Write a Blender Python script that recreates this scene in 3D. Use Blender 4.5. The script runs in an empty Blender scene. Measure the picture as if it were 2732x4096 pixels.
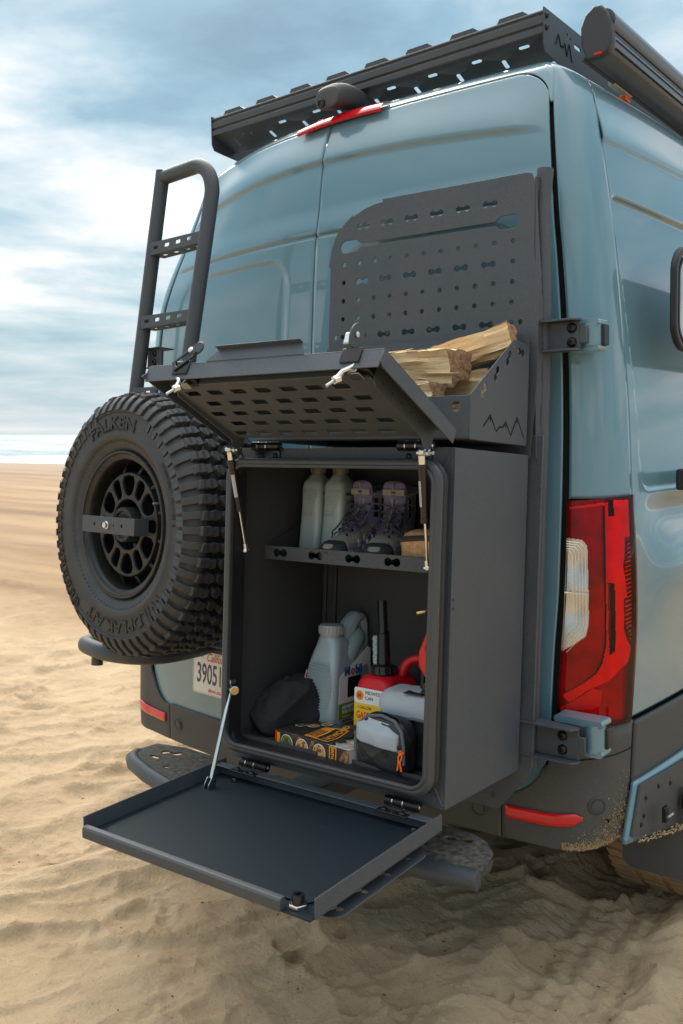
import bpy, bmesh, math, random
import numpy as np
from mathutils import Matrix, Vector
from mathutils.geometry import delaunay_2d_cdt
random.seed(7)
rng = np.random.default_rng(11)
scene = bpy.context.scene
COL = scene.collection
R = math.radians

# ------------------------------------------------------------------ camera, world, sun, exposure
# The van frame: X right along the rear doors, Y forward into the van, Z up; its origin is at eye height.
UP = Vector((.0185, .00317, .99982)).normalized()          # true vertical seen from the van, parked on a slight camber
WX = Vector((1, 0, 0)); WX = (WX - WX.dot(UP) * UP).normalized(); WY = UP.cross(WX)
EYE = 1.5
M_V = Matrix(((*WX, 0), (*WY, 0), (*UP, EYE), (0, 0, 0, 1)))
M_B = M_V @ Matrix(((.99898, -.04474, .00606, -1.0699), (.04427, .99703, .06297, 1.70583), (-.00886, -.06263, .998, -.82005), (0, 0, 0, 1)))
M_T = M_V @ Matrix(((.99452, .10427, .00729, -2.29422), (-.10453, .9921, .06937, 1.80315), (0, -.06976, .99756, -.23895), (0, 0, 0, 1)))

cam_d = bpy.data.cameras.new('camera')
cam = bpy.data.objects.new('camera', cam_d); COL.objects.link(cam)
cam.matrix_world = M_V @ Matrix(((.78474, -.0331, .61894, 0), (.61961, .06844, -.78192, 0), (-.01648, .99711, .07422, 0), (0, 0, 0, 1)))
cam_d.sensor_fit = 'VERTICAL'; cam_d.sensor_height = 36; cam_d.lens = 36 * 3690 / 4096
cam_d.clip_start = .05; cam_d.clip_end = 9000
cam_d.dof.use_dof = True; cam_d.dof.focus_distance = 2.45; cam_d.dof.aperture_fstop = 6.5
scene.camera = cam

SUN_AZ, SUN_EL = R(-54), R(46)
w = bpy.data.worlds.new('World'); scene.world = w; w.use_nodes = True
nt = w.node_tree; nd = nt.nodes; ln = nt.links; nd.clear()
def N(tp, **k):
    n = nd.new(tp)
    for a, b in k.items(): setattr(n, a, b)
    return n
def math_n(op, a, b=None, c=None):
    n = N('ShaderNodeMath', operation=op)
    for i, x in enumerate((a, b, c)):
        if x is None: continue
        if isinstance(x, (int, float)): n.inputs[i].default_value = x
        else: ln.new(x, n.inputs[i])
    return n.outputs[0]
out = N('ShaderNodeOutputWorld'); bg = N('ShaderNodeBackground'); ln.new(bg.outputs[0], out.inputs[0])
sky = N('ShaderNodeTexSky'); sky.sky_type = 'NISHITA'; sky.sun_disc = False
sky.sun_elevation = SUN_EL; sky.sun_rotation = SUN_AZ; sky.air_density = 1.6; sky.dust_density = 2.0
tc = N('ShaderNodeTexCoord'); sep = N('ShaderNodeSeparateXYZ'); ln.new(tc.outputs['Generated'], sep.inputs[0])
X_, Y_, Z_ = sep.outputs
zc = math_n('MAXIMUM', Z_, 0.0)
den = math_n('ADD', zc, .10)
cx_ = math_n('DIVIDE', X_, den); cy_ = math_n('DIVIDE', Y_, den)
cmb = N('ShaderNodeCombineXYZ'); ln.new(cx_, cmb.inputs[0]); ln.new(cy_, cmb.inputs[1])
mp = N('ShaderNodeMapping'); ln.new(cmb.outputs[0], mp.inputs[0]); mp.inputs['Rotation'].default_value = (0, 0, R(-25)); mp.inputs['Scale'].default_value = (.58, .52, 1); mp.inputs['Location'].default_value = (3.1, .4, 0)
n1 = N('ShaderNodeTexNoise'); n1.inputs['Scale'].default_value = 2.0; n1.inputs['Detail'].default_value = 9; n1.inputs['Roughness'].default_value = .56; n1.inputs['Distortion'].default_value = .25
ln.new(mp.outputs[0], n1.inputs['Vector'])
def ramp1(x, pts):
    r = N('ShaderNodeValToRGB'); ln.new(x, r.inputs[0]); e = r.color_ramp.elements
    e[0].position = pts[0][0]; e[0].color = (*([pts[0][1]] * 3 if isinstance(pts[0][1], float) else pts[0][1]), 1)
    e[1].position = pts[-1][0]; e[1].color = (*([pts[-1][1]] * 3 if isinstance(pts[-1][1], float) else pts[-1][1]), 1)
    for p, c in pts[1:-1]: k = e.new(p); k.color = (*([c] * 3 if isinstance(c, float) else c), 1)
    return r.outputs[0]
# mean cloud brightness by height, how broken it is by height
gz = ramp1(Z_, [(0., .66), (.03, .62), (.07, .55), (.11, .58), (.15, .68), (.20, .82), (.265, .76), (.31, .52), (.36, .42), (.46, .46), (.62, .66), (1., .92)])
az_ = ramp1(Z_, [(0., .10), (.08, .35), (.16, .9), (.45, .95), (.7, .5), (1., .3)])
# stratus streaks low over the sea
mp2 = N('ShaderNodeMapping'); ln.new(tc.outputs['Generated'], mp2.inputs[0]); mp2.inputs['Scale'].default_value = (1.3, 1.3, 17)
n2 = N('ShaderNodeTexNoise'); n2.inputs['Scale'].default_value = 1.6; n2.inputs['Detail'].default_value = 7; n2.inputs['Roughness'].default_value = .6; n2.inputs['Distortion'].default_value = .6
ln.new(mp2.outputs[0], n2.inputs['Vector'])
sm = N('ShaderNodeMapRange'); ln.new(Z_, sm.inputs[0]); sm.inputs[1].default_value = .04; sm.inputs[2].default_value = .30; sm.inputs[3].default_value = 1.0; sm.inputs[4].default_value = .15
t1 = math_n('MULTIPLY', math_n('MULTIPLY', math_n('SUBTRACT', n1.outputs[0], .52), az_), 2.8)
t2 = math_n('MULTIPLY', math_n('MULTIPLY', math_n('SUBTRACT', n2.outputs[0], .5), sm.outputs[0]), .80)
lum = math_n('ADD', math_n('ADD', gz, t1), t2)
ml = N('ShaderNodeMixRGB'); ml.inputs[0].default_value = 0.
ln.new(ramp1(lum, [(0., (.078, .160, .225)), (.28, (.125, .228, .300)), (.5, (.225, .315, .372)), (.72, (.360, .408, .440)), (.92, (.515, .512, .508)), (1., (.66, .645, .63))]), ml.inputs[1])
# veil: clear Nishita sky shows a little through the overcast (0.1 strength)
sc = N('ShaderNodeVectorMath', operation='SCALE'); ln.new(sky.outputs[0], sc.inputs[0]); sc.inputs['Scale'].default_value = .1
mf = N('ShaderNodeMixRGB'); mf.inputs[0].default_value = .08; ln.new(ml.outputs[0], mf.inputs[1]); ln.new(sc.outputs[0], mf.inputs[2])
ln.new(mf.outputs[0], bg.inputs[0])
zr = N('ShaderNodeMapRange'); ln.new(Z_, zr.inputs[0]); zr.inputs[1].default_value = .42; zr.inputs[2].default_value = .85; zr.inputs[3].default_value = 1.0; zr.inputs[4].default_value = 2.3   # overcast: brighter towards the zenith
ln.new(zr.outputs[0], bg.inputs[1])

sd = bpy.data.lights.new('sun', 'SUN'); sun = bpy.data.objects.new('sun', sd); COL.objects.link(sun)
sd.energy = 1.75; sd.angle = R(46); sd.color = (1, .93, .82)
sdir = Vector((math.sin(SUN_AZ) * math.cos(SUN_EL), math.cos(SUN_AZ) * math.cos(SUN_EL), math.sin(SUN_EL)))
sun.matrix_world = Matrix.Translation((0, 0, 20)) @ sdir.to_track_quat('Z', 'Y').to_matrix().to_4x4()
scene.view_settings.view_transform = 'Standard'; scene.view_settings.look = 'None'
scene.view_settings.exposure = 1.02; scene.view_settings.gamma = 1.0; scene.view_settings.use_curve_mapping = False
scene.render.engine = 'CYCLES'

# ------------------------------------------------------------------ materials
def mat(name, col, rough=.5, metal=0., coat=0., bump=None, var=None, spec=.5, trans=0., ior=1.45, sheen=0., emit=None, dust=None, scratch=0., grain=0.):
    m = bpy.data.materials.new(name); m.use_nodes = True
    t = m.node_tree; b = t.nodes['Principled BSDF']; L = t.links
    b.inputs['Base Color'].default_value = (*col, 1); b.inputs['Roughness'].default_value = rough
    b.inputs['Metallic'].default_value = metal; b.inputs['Coat Weight'].default_value = coat; b.inputs['Coat Roughness'].default_value = .04
    b.inputs['Specular IOR Level'].default_value = spec; b.inputs['Transmission Weight'].default_value = trans; b.inputs['IOR'].default_value = ior
    b.inputs['Sheen Weight'].default_value = sheen
    if emit: b.inputs['Emission Color'].default_value = (*emit, 1); b.inputs['Emission Strength'].default_value = 1
    tc = t.nodes.new('ShaderNodeTexCoord'); co = tc.outputs['Object']
    src = None
    def noise(s, d=4, r=.55, vec=co):
        n = t.nodes.new('ShaderNodeTexNoise'); n.inputs['Scale'].default_value = s; n.inputs['Detail'].default_value = d; n.inputs['Roughness'].default_value = r
        L.new(vec, n.inputs['Vector']); return n.outputs[0]
    def ramp(fac, a, c):
        q = t.nodes.new('ShaderNodeMapRange'); L.new(fac, q.inputs[0]); q.inputs[1].default_value = a[0]; q.inputs[2].default_value = a[1]; q.inputs[3].default_value = c[0]; q.inputs[4].default_value = c[1]; return q.outputs[0]
    def mixc(fac, c1, c2):
        q = t.nodes.new('ShaderNodeMixRGB')
        for i, x in enumerate((fac, c1, c2)):
            if isinstance(x, (int, float)): q.inputs[i].default_value = x
            elif isinstance(x, tuple): q.inputs[i].default_value = (*x, 1)
            else: L.new(x, q.inputs[i])
        return q.outputs[0]
    if var:                                            # (scale, other colour, lo, hi)
        src = mixc(ramp(noise(var[0]), (var[2], var[3]), (0, 1)), tuple(col), tuple(var[1]))
    if dust:                                           # (scale, colour, lo, hi, amount)
        f = ramp(noise(dust[0], 8, .65), (dust[2], dust[3]), (0, dust[4]))
        src = mixc(f, src if src else tuple(col), tuple(dust[1]))
        rr = ramp(f, (0, 1), (rough, min(1, rough + .35))); L.new(rr, b.inputs['Roughness'])
    if scratch:
        mp = t.nodes.new('ShaderNodeMapping'); L.new(co, mp.inputs[0]); mp.inputs['Scale'].default_value = (2, 90, 60); mp.inputs['Rotation'].default_value = (0, 0, .5)
        f = ramp(noise(3.5, 9, .7, mp.outputs[0]), (.62, .78), (0, scratch))
        src = mixc(f, src if src else tuple(col), (.16, .17, .17))
    if grain:
        g1 = ramp(noise(330, 3, .7), (.3, .7), (0, 1)); lo_c = tuple(c * (1 - grain) for c in col); hi_c = tuple(c * (1 + grain) for c in col)
        gm = t.nodes.new('ShaderNodeMixRGB'); gm.blend_type = 'MULTIPLY'; gm.inputs[0].default_value = 1
        q = mixc(g1, (1 - grain,) * 3, (1 + grain,) * 3)
        if src: L.new(src, gm.inputs[1])
        else: gm.inputs[1].default_value = (*col, 1)
        L.new(q, gm.inputs[2]); src = gm.outputs[0]
    if src: L.new(src, b.inputs['Base Color'])
    if bump:
        bn = t.nodes.new('ShaderNodeBump'); bn.inputs['Strength'].default_value = bump[1]; bn.inputs['Distance'].default_value = bump[2] if len(bump) > 2 else .002
        L.new(noise(bump[0], 6, .6), bn.inputs['Height']); L.new(bn.outputs[0], b.inputs['Normal'])
    return m
M = {}
M['paint'] = mat('van_paint', (.108, .208, .250), .30, 0, .9, bump=(2.2, .06, .01))
M['pc'] = mat('powder_coat', (.050, .058, .067), .50, .1, 0, bump=(420, .25, .0006), var=(6, (.060, .062, .064), .4, .65), spec=.5, grain=.22)
M['pcd'] = mat('powder_coat_dusty', (.060, .069, .079), .5, .1, 0, bump=(420, .25, .0006), dust=(5, (.105, .098, .086), .42, .85, .5), scratch=.3, grain=.22)
M['tray'] = mat('tray_black', (.011, .018, .024), .58, .1, 0, bump=(420, .25, .0006), dust=(150, (.07, .075, .08), .60, .80, .5), scratch=.35, grain=.25, spec=.25)
M['black'] = mat('satin_black', (.014, .015, .016), .45, 0, 0)
M['void'] = mat('dark_void', (.004, .004, .004), .9)
M['inner'] = mat('box_interior', (.048, .048, .048), .62, 0, 0, bump=(300, .3, .0006), dust=(11, (.10, .10, .10), .62, .85, .5), grain=.2)
M['plastic'] = mat('grey_plastic', (.056, .056, .056), .58, 0, 0, bump=(700, .4, .0006), var=(5, (.058, .056, .053), .4, .7))
M['mudplastic'] = mat('dusty_plastic', (.056, .056, .055), .58, 0, 0, bump=(700, .4, .0006), dust=(6, (.12, .10, .075), .42, .8, .5), grain=.25)
M['rubber'] = mat('tyre_rubber', (.036, .037, .039), .60, 0, 0, bump=(160, .4, .001), dust=(9, (.10, .088, .07), .42, .75, .4))
M['rubber2'] = mat('tyre_lettering', (.020, .020, .020), .55)
M['seal'] = mat('rubber_seal', (.050, .054, .057), .42, 0, 0, bump=(60, .15, .001))
M['rim'] = mat('wheel_rim', (.020, .020, .019), .38, .3, 0, bump=(200, .1, .0005), dust=(20, (.10, .085, .06), .5, .8, .3))
M['chrome'] = mat('zinc', (.62, .64, .63), .22, 1, 0)
M['zinc'] = mat('bright_zinc', (.40, .44, .43), .32, 1, 0, bump=(90, .2, .0006))
M['brass'] = mat('brass', (.55, .38, .14), .3, 1)
M['bolt'] = mat('black_bolt', (.03, .03, .03), .28, .8)
M['lamp_white'] = mat('lamp_light_guide', (.96, .92, .90), .30, 0, 0, bump=(60, .15, .002), var=(16, (.80, .74, .72), .4, .7))
M['lamp_dark'] = mat('lamp_housing', (.40, .22, .22), .35, .2, 0, var=(11, (.16, .09, .09), .35, .65))
M['lamp_cells'] = mat('lamp_reflector_cells', (.95, .90, .88), .35, .2, 0, bump=(420, 1.0, .003))
M['lamp_bowl'] = mat('lamp_bowl', (.62, .62, .60), .22, .75, 0, bump=(350, .3, .001))
def lens(name, tint, fres):
    m = bpy.data.materials.new(name); m.use_nodes = True; t = m.node_tree; t.nodes.clear(); L = t.links
    o = t.nodes.new('ShaderNodeOutputMaterial'); a = t.nodes.new('ShaderNodeBsdfTransparent'); a.inputs[0].default_value = (*tint, 1)
    g = t.nodes.new('ShaderNodeBsdfGlossy'); g.inputs['Roughness'].default_value = .04; f = t.nodes.new('ShaderNodeFresnel'); f.inputs[0].default_value = fres
    x = t.nodes.new('ShaderNodeMixShader'); L.new(f.outputs[0], x.inputs[0]); L.new(a.outputs[0], x.inputs[1]); L.new(g.outputs[0], x.inputs[2]); L.new(x.outputs[0], o.inputs[0]); return m
M['lens_red'] = lens('red_lens_plastic', (1.0, .014, .028), 1.36)
M['lens_clear'] = lens('clear_lens_plastic', (.93, .93, .92), 1.45)
M['redlamp'] = mat('red_lamp', (.60, .006, .012), .10, 0, .6)
M['redbright'] = mat('red_lamp_bright', (.86, .006, .016), .16, 0, .25, var=(9, (.66, .006, .014), .4, .7))
M['redhot'] = mat('red_lamp_reflector', (.95, .06, .02), .18, 0, 1, bump=(500, .5, .001), var=(260, (.75, .02, .01), .4, .6))
M['redsmoke'] = mat('red_lamp_smoke', (.13, .004, .009), .10, 0, .3, var=(7, (.06, .004, .006), .35, .75))
M['redblack'] = mat('lamp_black', (.02, .002, .003), .06, 0, 1)
M['reverse'] = mat('reverse_lens', (.44, .44, .42), .22, .35, .8, bump=(700, .5, .0008))
M['reverse_line'] = mat('reverse_line', (.82, .80, .72), .2, .6, 1)
M['white'] = mat('white_print', (.78, .78, .76), .5)
M['plate'] = mat('licence_plate', (.74, .72, .68), .4, 0, .3, dust=(12, (.5, .42, .3), .5, .8, .3))
M['navy'] = mat('navy_print', (.045, .065, .13), .45)
M['redink'] = mat('red_print', (.55, .07, .04), .45)
M['glass'] = mat('dark_glass', (.20, .22, .23), .05, 0, 1, spec=.8)
M['silver'] = mat('bottle_silver', (.42, .50, .49), .42, .15, 0, bump=(25, .05, .002))
M['silver2'] = mat('jug_silver', (.34, .405, .42), .42, .15, 0, bump=(25, .05, .002))
M['cap'] = mat('cap_grey', (.34, .34, .34), .45, .1)
M['capd'] = mat('cap_bronze', (.20, .19, .16), .45, .3)
M['redcan'] = mat('red_can', (.62, .010, .018), .42, 0, 0, bump=(300, .5, .001))
M['redtool'] = mat('red_tool', (.66, .025, .015), .35)
M['blackgloss'] = mat('black_gloss', (.012, .012, .013), .22)
M['yellow'] = mat('yellow_label', (.82, .52, .02), .45)
M['green'] = mat('green_label', (.17, .28, .025), .45)
M['lilac'] = mat('lilac_label', (.46, .44, .50), .45)
M['inkblack'] = mat('ink_black', (.012, .012, .014), .4)
M['blue'] = mat('blue_ink', (.02, .08, .36), .45)
M['red'] = mat('red_ink', (.70, .03, .02), .45)
M['orange'] = mat('orange_cord', (.95, .16, .02), .5)
M['amber'] = mat('orange_print', (.80, .30, .02), .5)
M['brown'] = mat('picture_brown', (.36, .17, .06), .5, var=(60, (.10, .04, .02), .45, .6))
M['food1'] = mat('picture_food', (.60, .34, .12), .5, var=(120, (.22, .04, .02), .45, .6))
M['food2'] = mat('picture_greens', (.16, .18, .05), .5, var=(120, (.04, .06, .02), .45, .6))
M['cardtop'] = mat('carton_black', (.030, .028, .026), .38, 0, .2, var=(25, (.09, .05, .02), .55, .7))
M['cardgrey'] = mat('carton_grey', (.42, .40, .37), .6, var=(20, (.52, .50, .46), .4, .6))
M['cloth_black'] = mat('black_canvas', (.022, .022, .023), .9, 0, 0, bump=(40, .7, .006), grain=.4)
M['cloth_grey'] = mat('grey_fabric', (.36, .40, .43), .7, 0, 0, bump=(18, .35, .006), sheen=.2)
M['cloth_rip'] = mat('ripstop_black', (.020, .021, .022), .42, 0, 0, bump=(45, .6, .006))
M['cloth_pipe'] = mat('grey_piping', (.11, .12, .13), .7)
M['tan'] = mat('tan_canvas', (.55, .33, .15), .8, 0, 0, bump=(28, .5, .006), var=(90, (.42, .24, .10), .4, .6))
M['suede'] = mat('boot_suede', (.30, .275, .235), .85, bump=(90, .4, .002), sheen=.3)
M['purple'] = mat('boot_mesh', (.155, .145, .26), .8, bump=(300, .5, .001), sheen=.3)
M['bootrub'] = mat('boot_rubber', (.035, .042, .042), .55, bump=(200, .3, .001))
M['lace'] = mat('boot_lace', (.11, .10, .14), .8, var=(220, (.02, .02, .03), .45, .55))
M['sticker'] = mat('strut_sticker', (.40, .42, .43), .5)
M['mudsand'] = mat('stuck_sand', (.42, .29, .15), .95, bump=(120, .8, .004))
M['mudtyre'] = mat('sandy_tyre', (.34, .22, .115), .95, bump=(60, .8, .006), var=(12, (.26, .16, .08), .4, .65))
M['twig'] = mat('twig', (.10, .06, .04), .9)
M['amberlamp'] = mat('amber_marker', (.85, .13, .02), .3, 0, .5)
M['offwhite'] = mat('aluminium_bracket', (.50, .50, .45), .4, .5)
M['awn'] = mat('awning_grey', (.085, .092, .10), .34, .3, .2)
M['awnd'] = mat('awning_cap', (.035, .036, .038), .5)

# split firewood with fibres along the local X axis
def wood(name, end=False):
    m = bpy.data.materials.new(name); m.use_nodes = True; t = m.node_tree; L = t.links; b = t.nodes['Principled BSDF']
    tc = t.nodes.new('ShaderNodeTexCoord'); mp = t.nodes.new('ShaderNodeMapping'); L.new(tc.outputs['Object'], mp.inputs[0])
    mp.inputs['Scale'].default_value = (6, 62, 62) if not end else (60, 30, 60)
    n = t.nodes.new('ShaderNodeTexNoise'); n.inputs['Scale'].default_value = 1.6; n.inputs['Detail'].default_value = 8; n.inputs['Roughness'].default_value = .65; n.inputs['Distortion'].default_value = .3
    L.new(mp.outputs[0], n.inputs['Vector'])
    r = t.nodes.new('ShaderNodeValToRGB'); L.new(n.outputs[0], r.inputs[0]); e = r.color_ramp.elements
    if not end:
        e[0].position = .28; e[0].color = (.45, .24, .10, 1); e[1].position = .66; e[1].color = (.86, .64, .38, 1); k = e.new(.44); k.color = (.76, .52, .27, 1)
    else:
        e[0].position = .35; e[0].color = (.16, .075, .035, 1); e[1].position = .7; e[1].color = (.48, .27, .13, 1)
    L.new(r.outputs[0], b.inputs['Base Color']); b.inputs['Roughness'].default_value = .8
    bn = t.nodes.new('ShaderNodeBump'); bn.inputs['Strength'].default_value = .8; bn.inputs['Distance'].default_value = .006
    L.new(n.outputs[0], bn.inputs['Height']); L.new(bn.outputs[0], b.inputs['Normal'])
    return m
M['wood'] = wood('split_wood'); M['woodend'] = wood('wood_end', True)
M['bark'] = mat('bark', (.06, .038, .026), .95, bump=(60, 1, .006), var=(30, (.12, .075, .05), .4, .6))

# ------------------------------------------------------------------ mesh helpers
def pip(x, y, P):
    c = False; j = len(P) - 1
    for i in range(len(P)):
        if (P[i][1] > y) != (P[j][1] > y) and x < (P[j][0] - P[i][0]) * (y - P[i][1]) / (P[j][1] - P[i][1]) + P[i][0]: c = not c
        j = i
    return c
class MB:
    def __init__(s): s.v = []; s.f = []; s.m = []
    def add(s, vs, fs, mi=0):
        o = len(s.v); s.v += [tuple(p) for p in vs]; s.f += [tuple(i + o for i in f) for f in fs]; s.m += [mi] * len(fs); return s
    def box(s, x0, x1, y0, y1, z0, z1, mi=0, mtx=None):
        vs = [(x, y, z) for z in (z0, z1) for y in (y0, y1) for x in (x0, x1)]
        if mtx: vs = [mtx @ Vector(p) for p in vs]
        return s.add(vs, [(0, 2, 3, 1), (4, 5, 7, 6), (0, 1, 5, 4), (2, 6, 7, 3), (0, 4, 6, 2), (1, 3, 7, 5)], mi)
    def loft(s, rings, cap=True, closed=True, mi=0, wrap=False):
        n = len(rings[0]); vs = [p for r in rings for p in r]; fs = []
        K = len(rings)
        for i in range(K if wrap else K - 1):
            for j in range(n if closed else n - 1):
                a = i * n + j; b = i * n + (j + 1) % n; i2 = (i + 1) % K; fs.append((a, b, i2 * n + (j + 1) % n, i2 * n + j))
        if cap and not wrap: fs.append(tuple(range(n))[::-1]); fs.append(tuple(range((K - 1) * n, K * n)))
        return s.add(vs, fs, mi)
    def tube(s, pts, r, n=12, cap=True, wrap=False, mi=0, sq=None):
        pts = [Vector(p) for p in pts]; K = len(pts); rings = []; up = None
        for i, p in enumerate(pts):
            if wrap: d = pts[(i + 1) % K] - pts[i - 1]
            else: d = pts[min(i + 1, K - 1)] - pts[max(i - 1, 0)]
            d.normalize()
            if up is None:
                up = Vector((0, 0, 1)) if abs(d.z) < .9 else Vector((1, 0, 0))
            up = (up - up.dot(d) * d).normalized(); sd_ = d.cross(up)
            rr = r[i] if isinstance(r, (list, tuple)) else r
            a, b = (rr, rr) if not sq else (rr, rr * sq)
            rings.append([p + up * (a * math.cos(2 * math.pi * j / n)) + sd_ * (b * math.sin(2 * math.pi * j / n)) for j in range(n)])
        return s.loft(rings, cap, True, mi, wrap)
    def lathe(s, prof, n=48, mtx=None, mi=0, closed=False, cap=True):
        # profile of (r, h) about local +Z
        mtx = mtx or Matrix(); rings = []
        for r, h in prof: rings.append([mtx @ Vector((r * math.cos(2 * math.pi * j / n), r * math.sin(2 * math.pi * j / n), h)) for j in range(n)])
        return s.loft(rings, cap and not closed, True, mi, wrap=closed)
    def cyl(s, p, q, r, n=16, mi=0, r2=None): return s.tube([p, q], [r, r if r2 is None else r2], n, mi=mi)
    def plate(s, outline, holes, c0, c1, fn, mi=0):
        loops = [list(outline)] + [list(h) for h in holes]; pts = []; edg = []
        for l in loops:
            o = len(pts); pts += [Vector(p) for p in l]; edg += [(o + i, o + (i + 1) % len(l)) for i in range(len(l))]
        V2, E2, F2, _, _, _ = delaunay_2d_cdt(pts, edg, [], 0, 1e-6)
        keep = []
        for t in F2:
            cx = sum(V2[k].x for k in t) / 3; cy = sum(V2[k].y for k in t) / 3
            if pip(cx, cy, loops[0]) and not any(pip(cx, cy, h) for h in loops[1:]): keep.append(tuple(t))
        cnt = {}
        for t in keep:
            for a, b in zip(t, t[1:] + t[:1]): cnt[min(a, b), max(a, b)] = cnt.get((min(a, b), max(a, b)), 0) + 1
        n = len(V2); vs = [fn(p.x, p.y, c0) for p in V2] + [fn(p.x, p.y, c1) for p in V2]
        fs = keep + [tuple(i + n for i in t[::-1]) for t in keep] + [(a, b, b + n, a + n) for (a, b), c in cnt.items() if c == 1]
        return s.add(vs, fs, mi)
    def grid(s, fn, us, vs_, mi=0):
        P = [fn(u, v) for v in vs_ for u in us]; n = len(us)
        return s.add(P, [(j * n + i, j * n + i + 1, (j + 1) * n + i + 1, (j + 1) * n + i) for j in range(len(vs_) - 1) for i in range(n - 1)], mi)
    def build(s, name, mats, parent=None, bevel=0, seg=2, angle=35, solid=None, sub=0, fix=True):
        me = bpy.data.meshes.new(name); me.from_pydata(s.v, [], s.f)
        if not isinstance(mats, (list, tuple)): mats = [mats]
        for m in mats: me.materials.append(M[m] if isinstance(m, str) else m)
        me.polygons.foreach_set('material_index', s.m)
        if fix:
            bm = bmesh.new(); bm.from_mesh(me); bmesh.ops.delete(bm, geom=[v_ for v_ in bm.verts if not v_.link_faces], context='VERTS'); bmesh.ops.recalc_face_normals(bm, faces=bm.faces); bm.to_mesh(me); bm.free()
        me.polygons.foreach_set('use_smooth', [True] * len(me.polygons)); me.set_sharp_from_angle(angle=R(angle))
        me.update()
        o = bpy.data.objects.new(name, me); COL.objects.link(o)
        if parent: o.parent = parent
        if sub: md = o.modifiers.new('sub', 'SUBSURF'); md.levels = md.render_levels = sub
        if solid: md = o.modifiers.new('solid', 'SOLIDIFY'); md.thickness = abs(solid); md.offset = -1 if solid > 0 else 1
        if bevel: md = o.modifiers.new('bevel', 'BEVEL'); md.width = bevel; md.segments = seg; md.limit_method = 'ANGLE'; md.angle_limit = R(40); md.use_clamp_overlap = True
        return o
XZ = lambda a, b, c: (a, c, b)
YZ = lambda a, b, c: (c, a, b)
XY = lambda a, b, c: (a, b, c)
def thing(name, label, cat, mtx, loc=(0, 0, 0), rz=0, group=None):
    o = bpy.data.objects.new(name, None); COL.objects.link(o); o.empty_display_size = .05
    o.matrix_world = mtx @ Matrix.Translation(loc) @ Matrix.Rotation(rz, 4, 'Z')
    tag(o, label, cat, group); return o
def tag(o, label=None, cat=None, group=None, kind=None):
    if label: o['label'] = label
    if cat: o['category'] = cat
    if group: o['group'] = group
    if kind: o['kind'] = kind
    return o
def rrect(x0, x1, z0, z1, r, n=6):
    r = min(r, (x1 - x0) / 2 - 1e-5, (z1 - z0) / 2 - 1e-5); o = []
    for cx, cz, a in ((x1 - r, z1 - r, 0), (x0 + r, z1 - r, 90), (x0 + r, z0 + r, 180), (x1 - r, z0 + r, 270)):
        for i in range(n + 1): t = R(a + 90 * i / n); o.append((cx + r * math.cos(t), cz + r * math.sin(t)))
    return o
def circ(x, z, r, n=16): return [(x + r * math.cos(2 * math.pi * i / n), z + r * math.sin(2 * math.pi * i / n)) for i in range(n)]
def bone(x, z, l=.042, r=.0085, h=.0045, ang=0):
    a0 = math.asin(h / r); o = []; d = l / 2 - r
    for i in range(13): t = -math.pi + a0 + (2 * math.pi - 2 * a0) * i / 12; o.append((d + r * math.cos(t), r * math.sin(t)))
    o2 = [(-p, -q) for p, q in o]; pts = o + o2; c, s_ = math.cos(ang), math.sin(ang)
    return [(x + p * c - q * s_, z + p * s_ + q * c) for p, q in pts]
def rr_ring(cx, cy, hx, hy, r, z, n=5):
    return [Vector((a, b, z)) for a, b in rrect(cx - hx, cx + hx, cy - hy, cy + hy, r, n)]
def text(s, size, mtx, name, material, parent, depth=.0006, sx=1., shear=0., bold=0., align='LEFT', bend=None):
    c = bpy.data.curves.new('text', 'FONT'); c.body = s; c.size = size; c.extrude = depth / 2; c.shear = shear; c.offset = bold; c.align_x = align; c.resolution_u = 3
    t = bpy.data.objects.new('text', c); me = bpy.data.meshes.new_from_object(t); bpy.data.objects.remove(t)
    for v in me.vertices:
        p = Vector((v.co.x * sx, v.co.y, v.co.z))
        v.co = bend(p) if bend else mtx @ p
    me.materials.clear(); me.materials.append(M[material]); me.name = name
    o = bpy.data.objects.new(name, me); COL.objects.link(o); o.parent = parent; return o
# text facing -Y, reading along +X: local text (x, y, z) -> (x, -z, y)
def face_m(x, y, z): return Matrix.Translation((x, y, z)) @ Matrix(((1, 0, 0, 0), (0, 0, -1, 0), (0, 1, 0, 0), (0, 0, 0, 1)))
def face_p(x, y, z): return Matrix.Translation((x, y, z)) @ Matrix(((0, 0, 1, 0), (1, 0, 0, 0), (0, 1, 0, 0), (0, 0, 0, 1)))   # facing +X, reading along +Y
def axis_m(p, d):   # local +Z along d at p
    return Matrix.Translation(p) @ Vector(d).to_track_quat('Z', 'Y').to_matrix().to_4x4()
def bolt(parent, p, d, r=.008, h=.006, m='bolt', hexed=False):
    b = MB(); mt = axis_m(p, d)
    if hexed: b.lathe([(r * 1.1, 0), (r * 1.1, h)], 6, mt)
    else: b.lathe([(r * 1.25, 0), (r * 1.25, h * .2), (r, h * .8), (r * .75, h), (r * .42, h), (r * .38, h * .4)], 16, mt)
    return b.build('bolt', m, parent, bevel=.0006 if hexed else 0)
def smooth(a, b, x):
    t = max(0., min(1., (x - a) / (b - a))); return t * t * (3 - 2 * t)
def lerp_t(tab, x):
    if x <= tab[0][0]: return tab[0][1]
    for (a, p), (b, q) in zip(tab, tab[1:]):
        if x <= b: return p + (q - p) * (x - a) / (b - a)
    return tab[-1][1]
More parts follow.
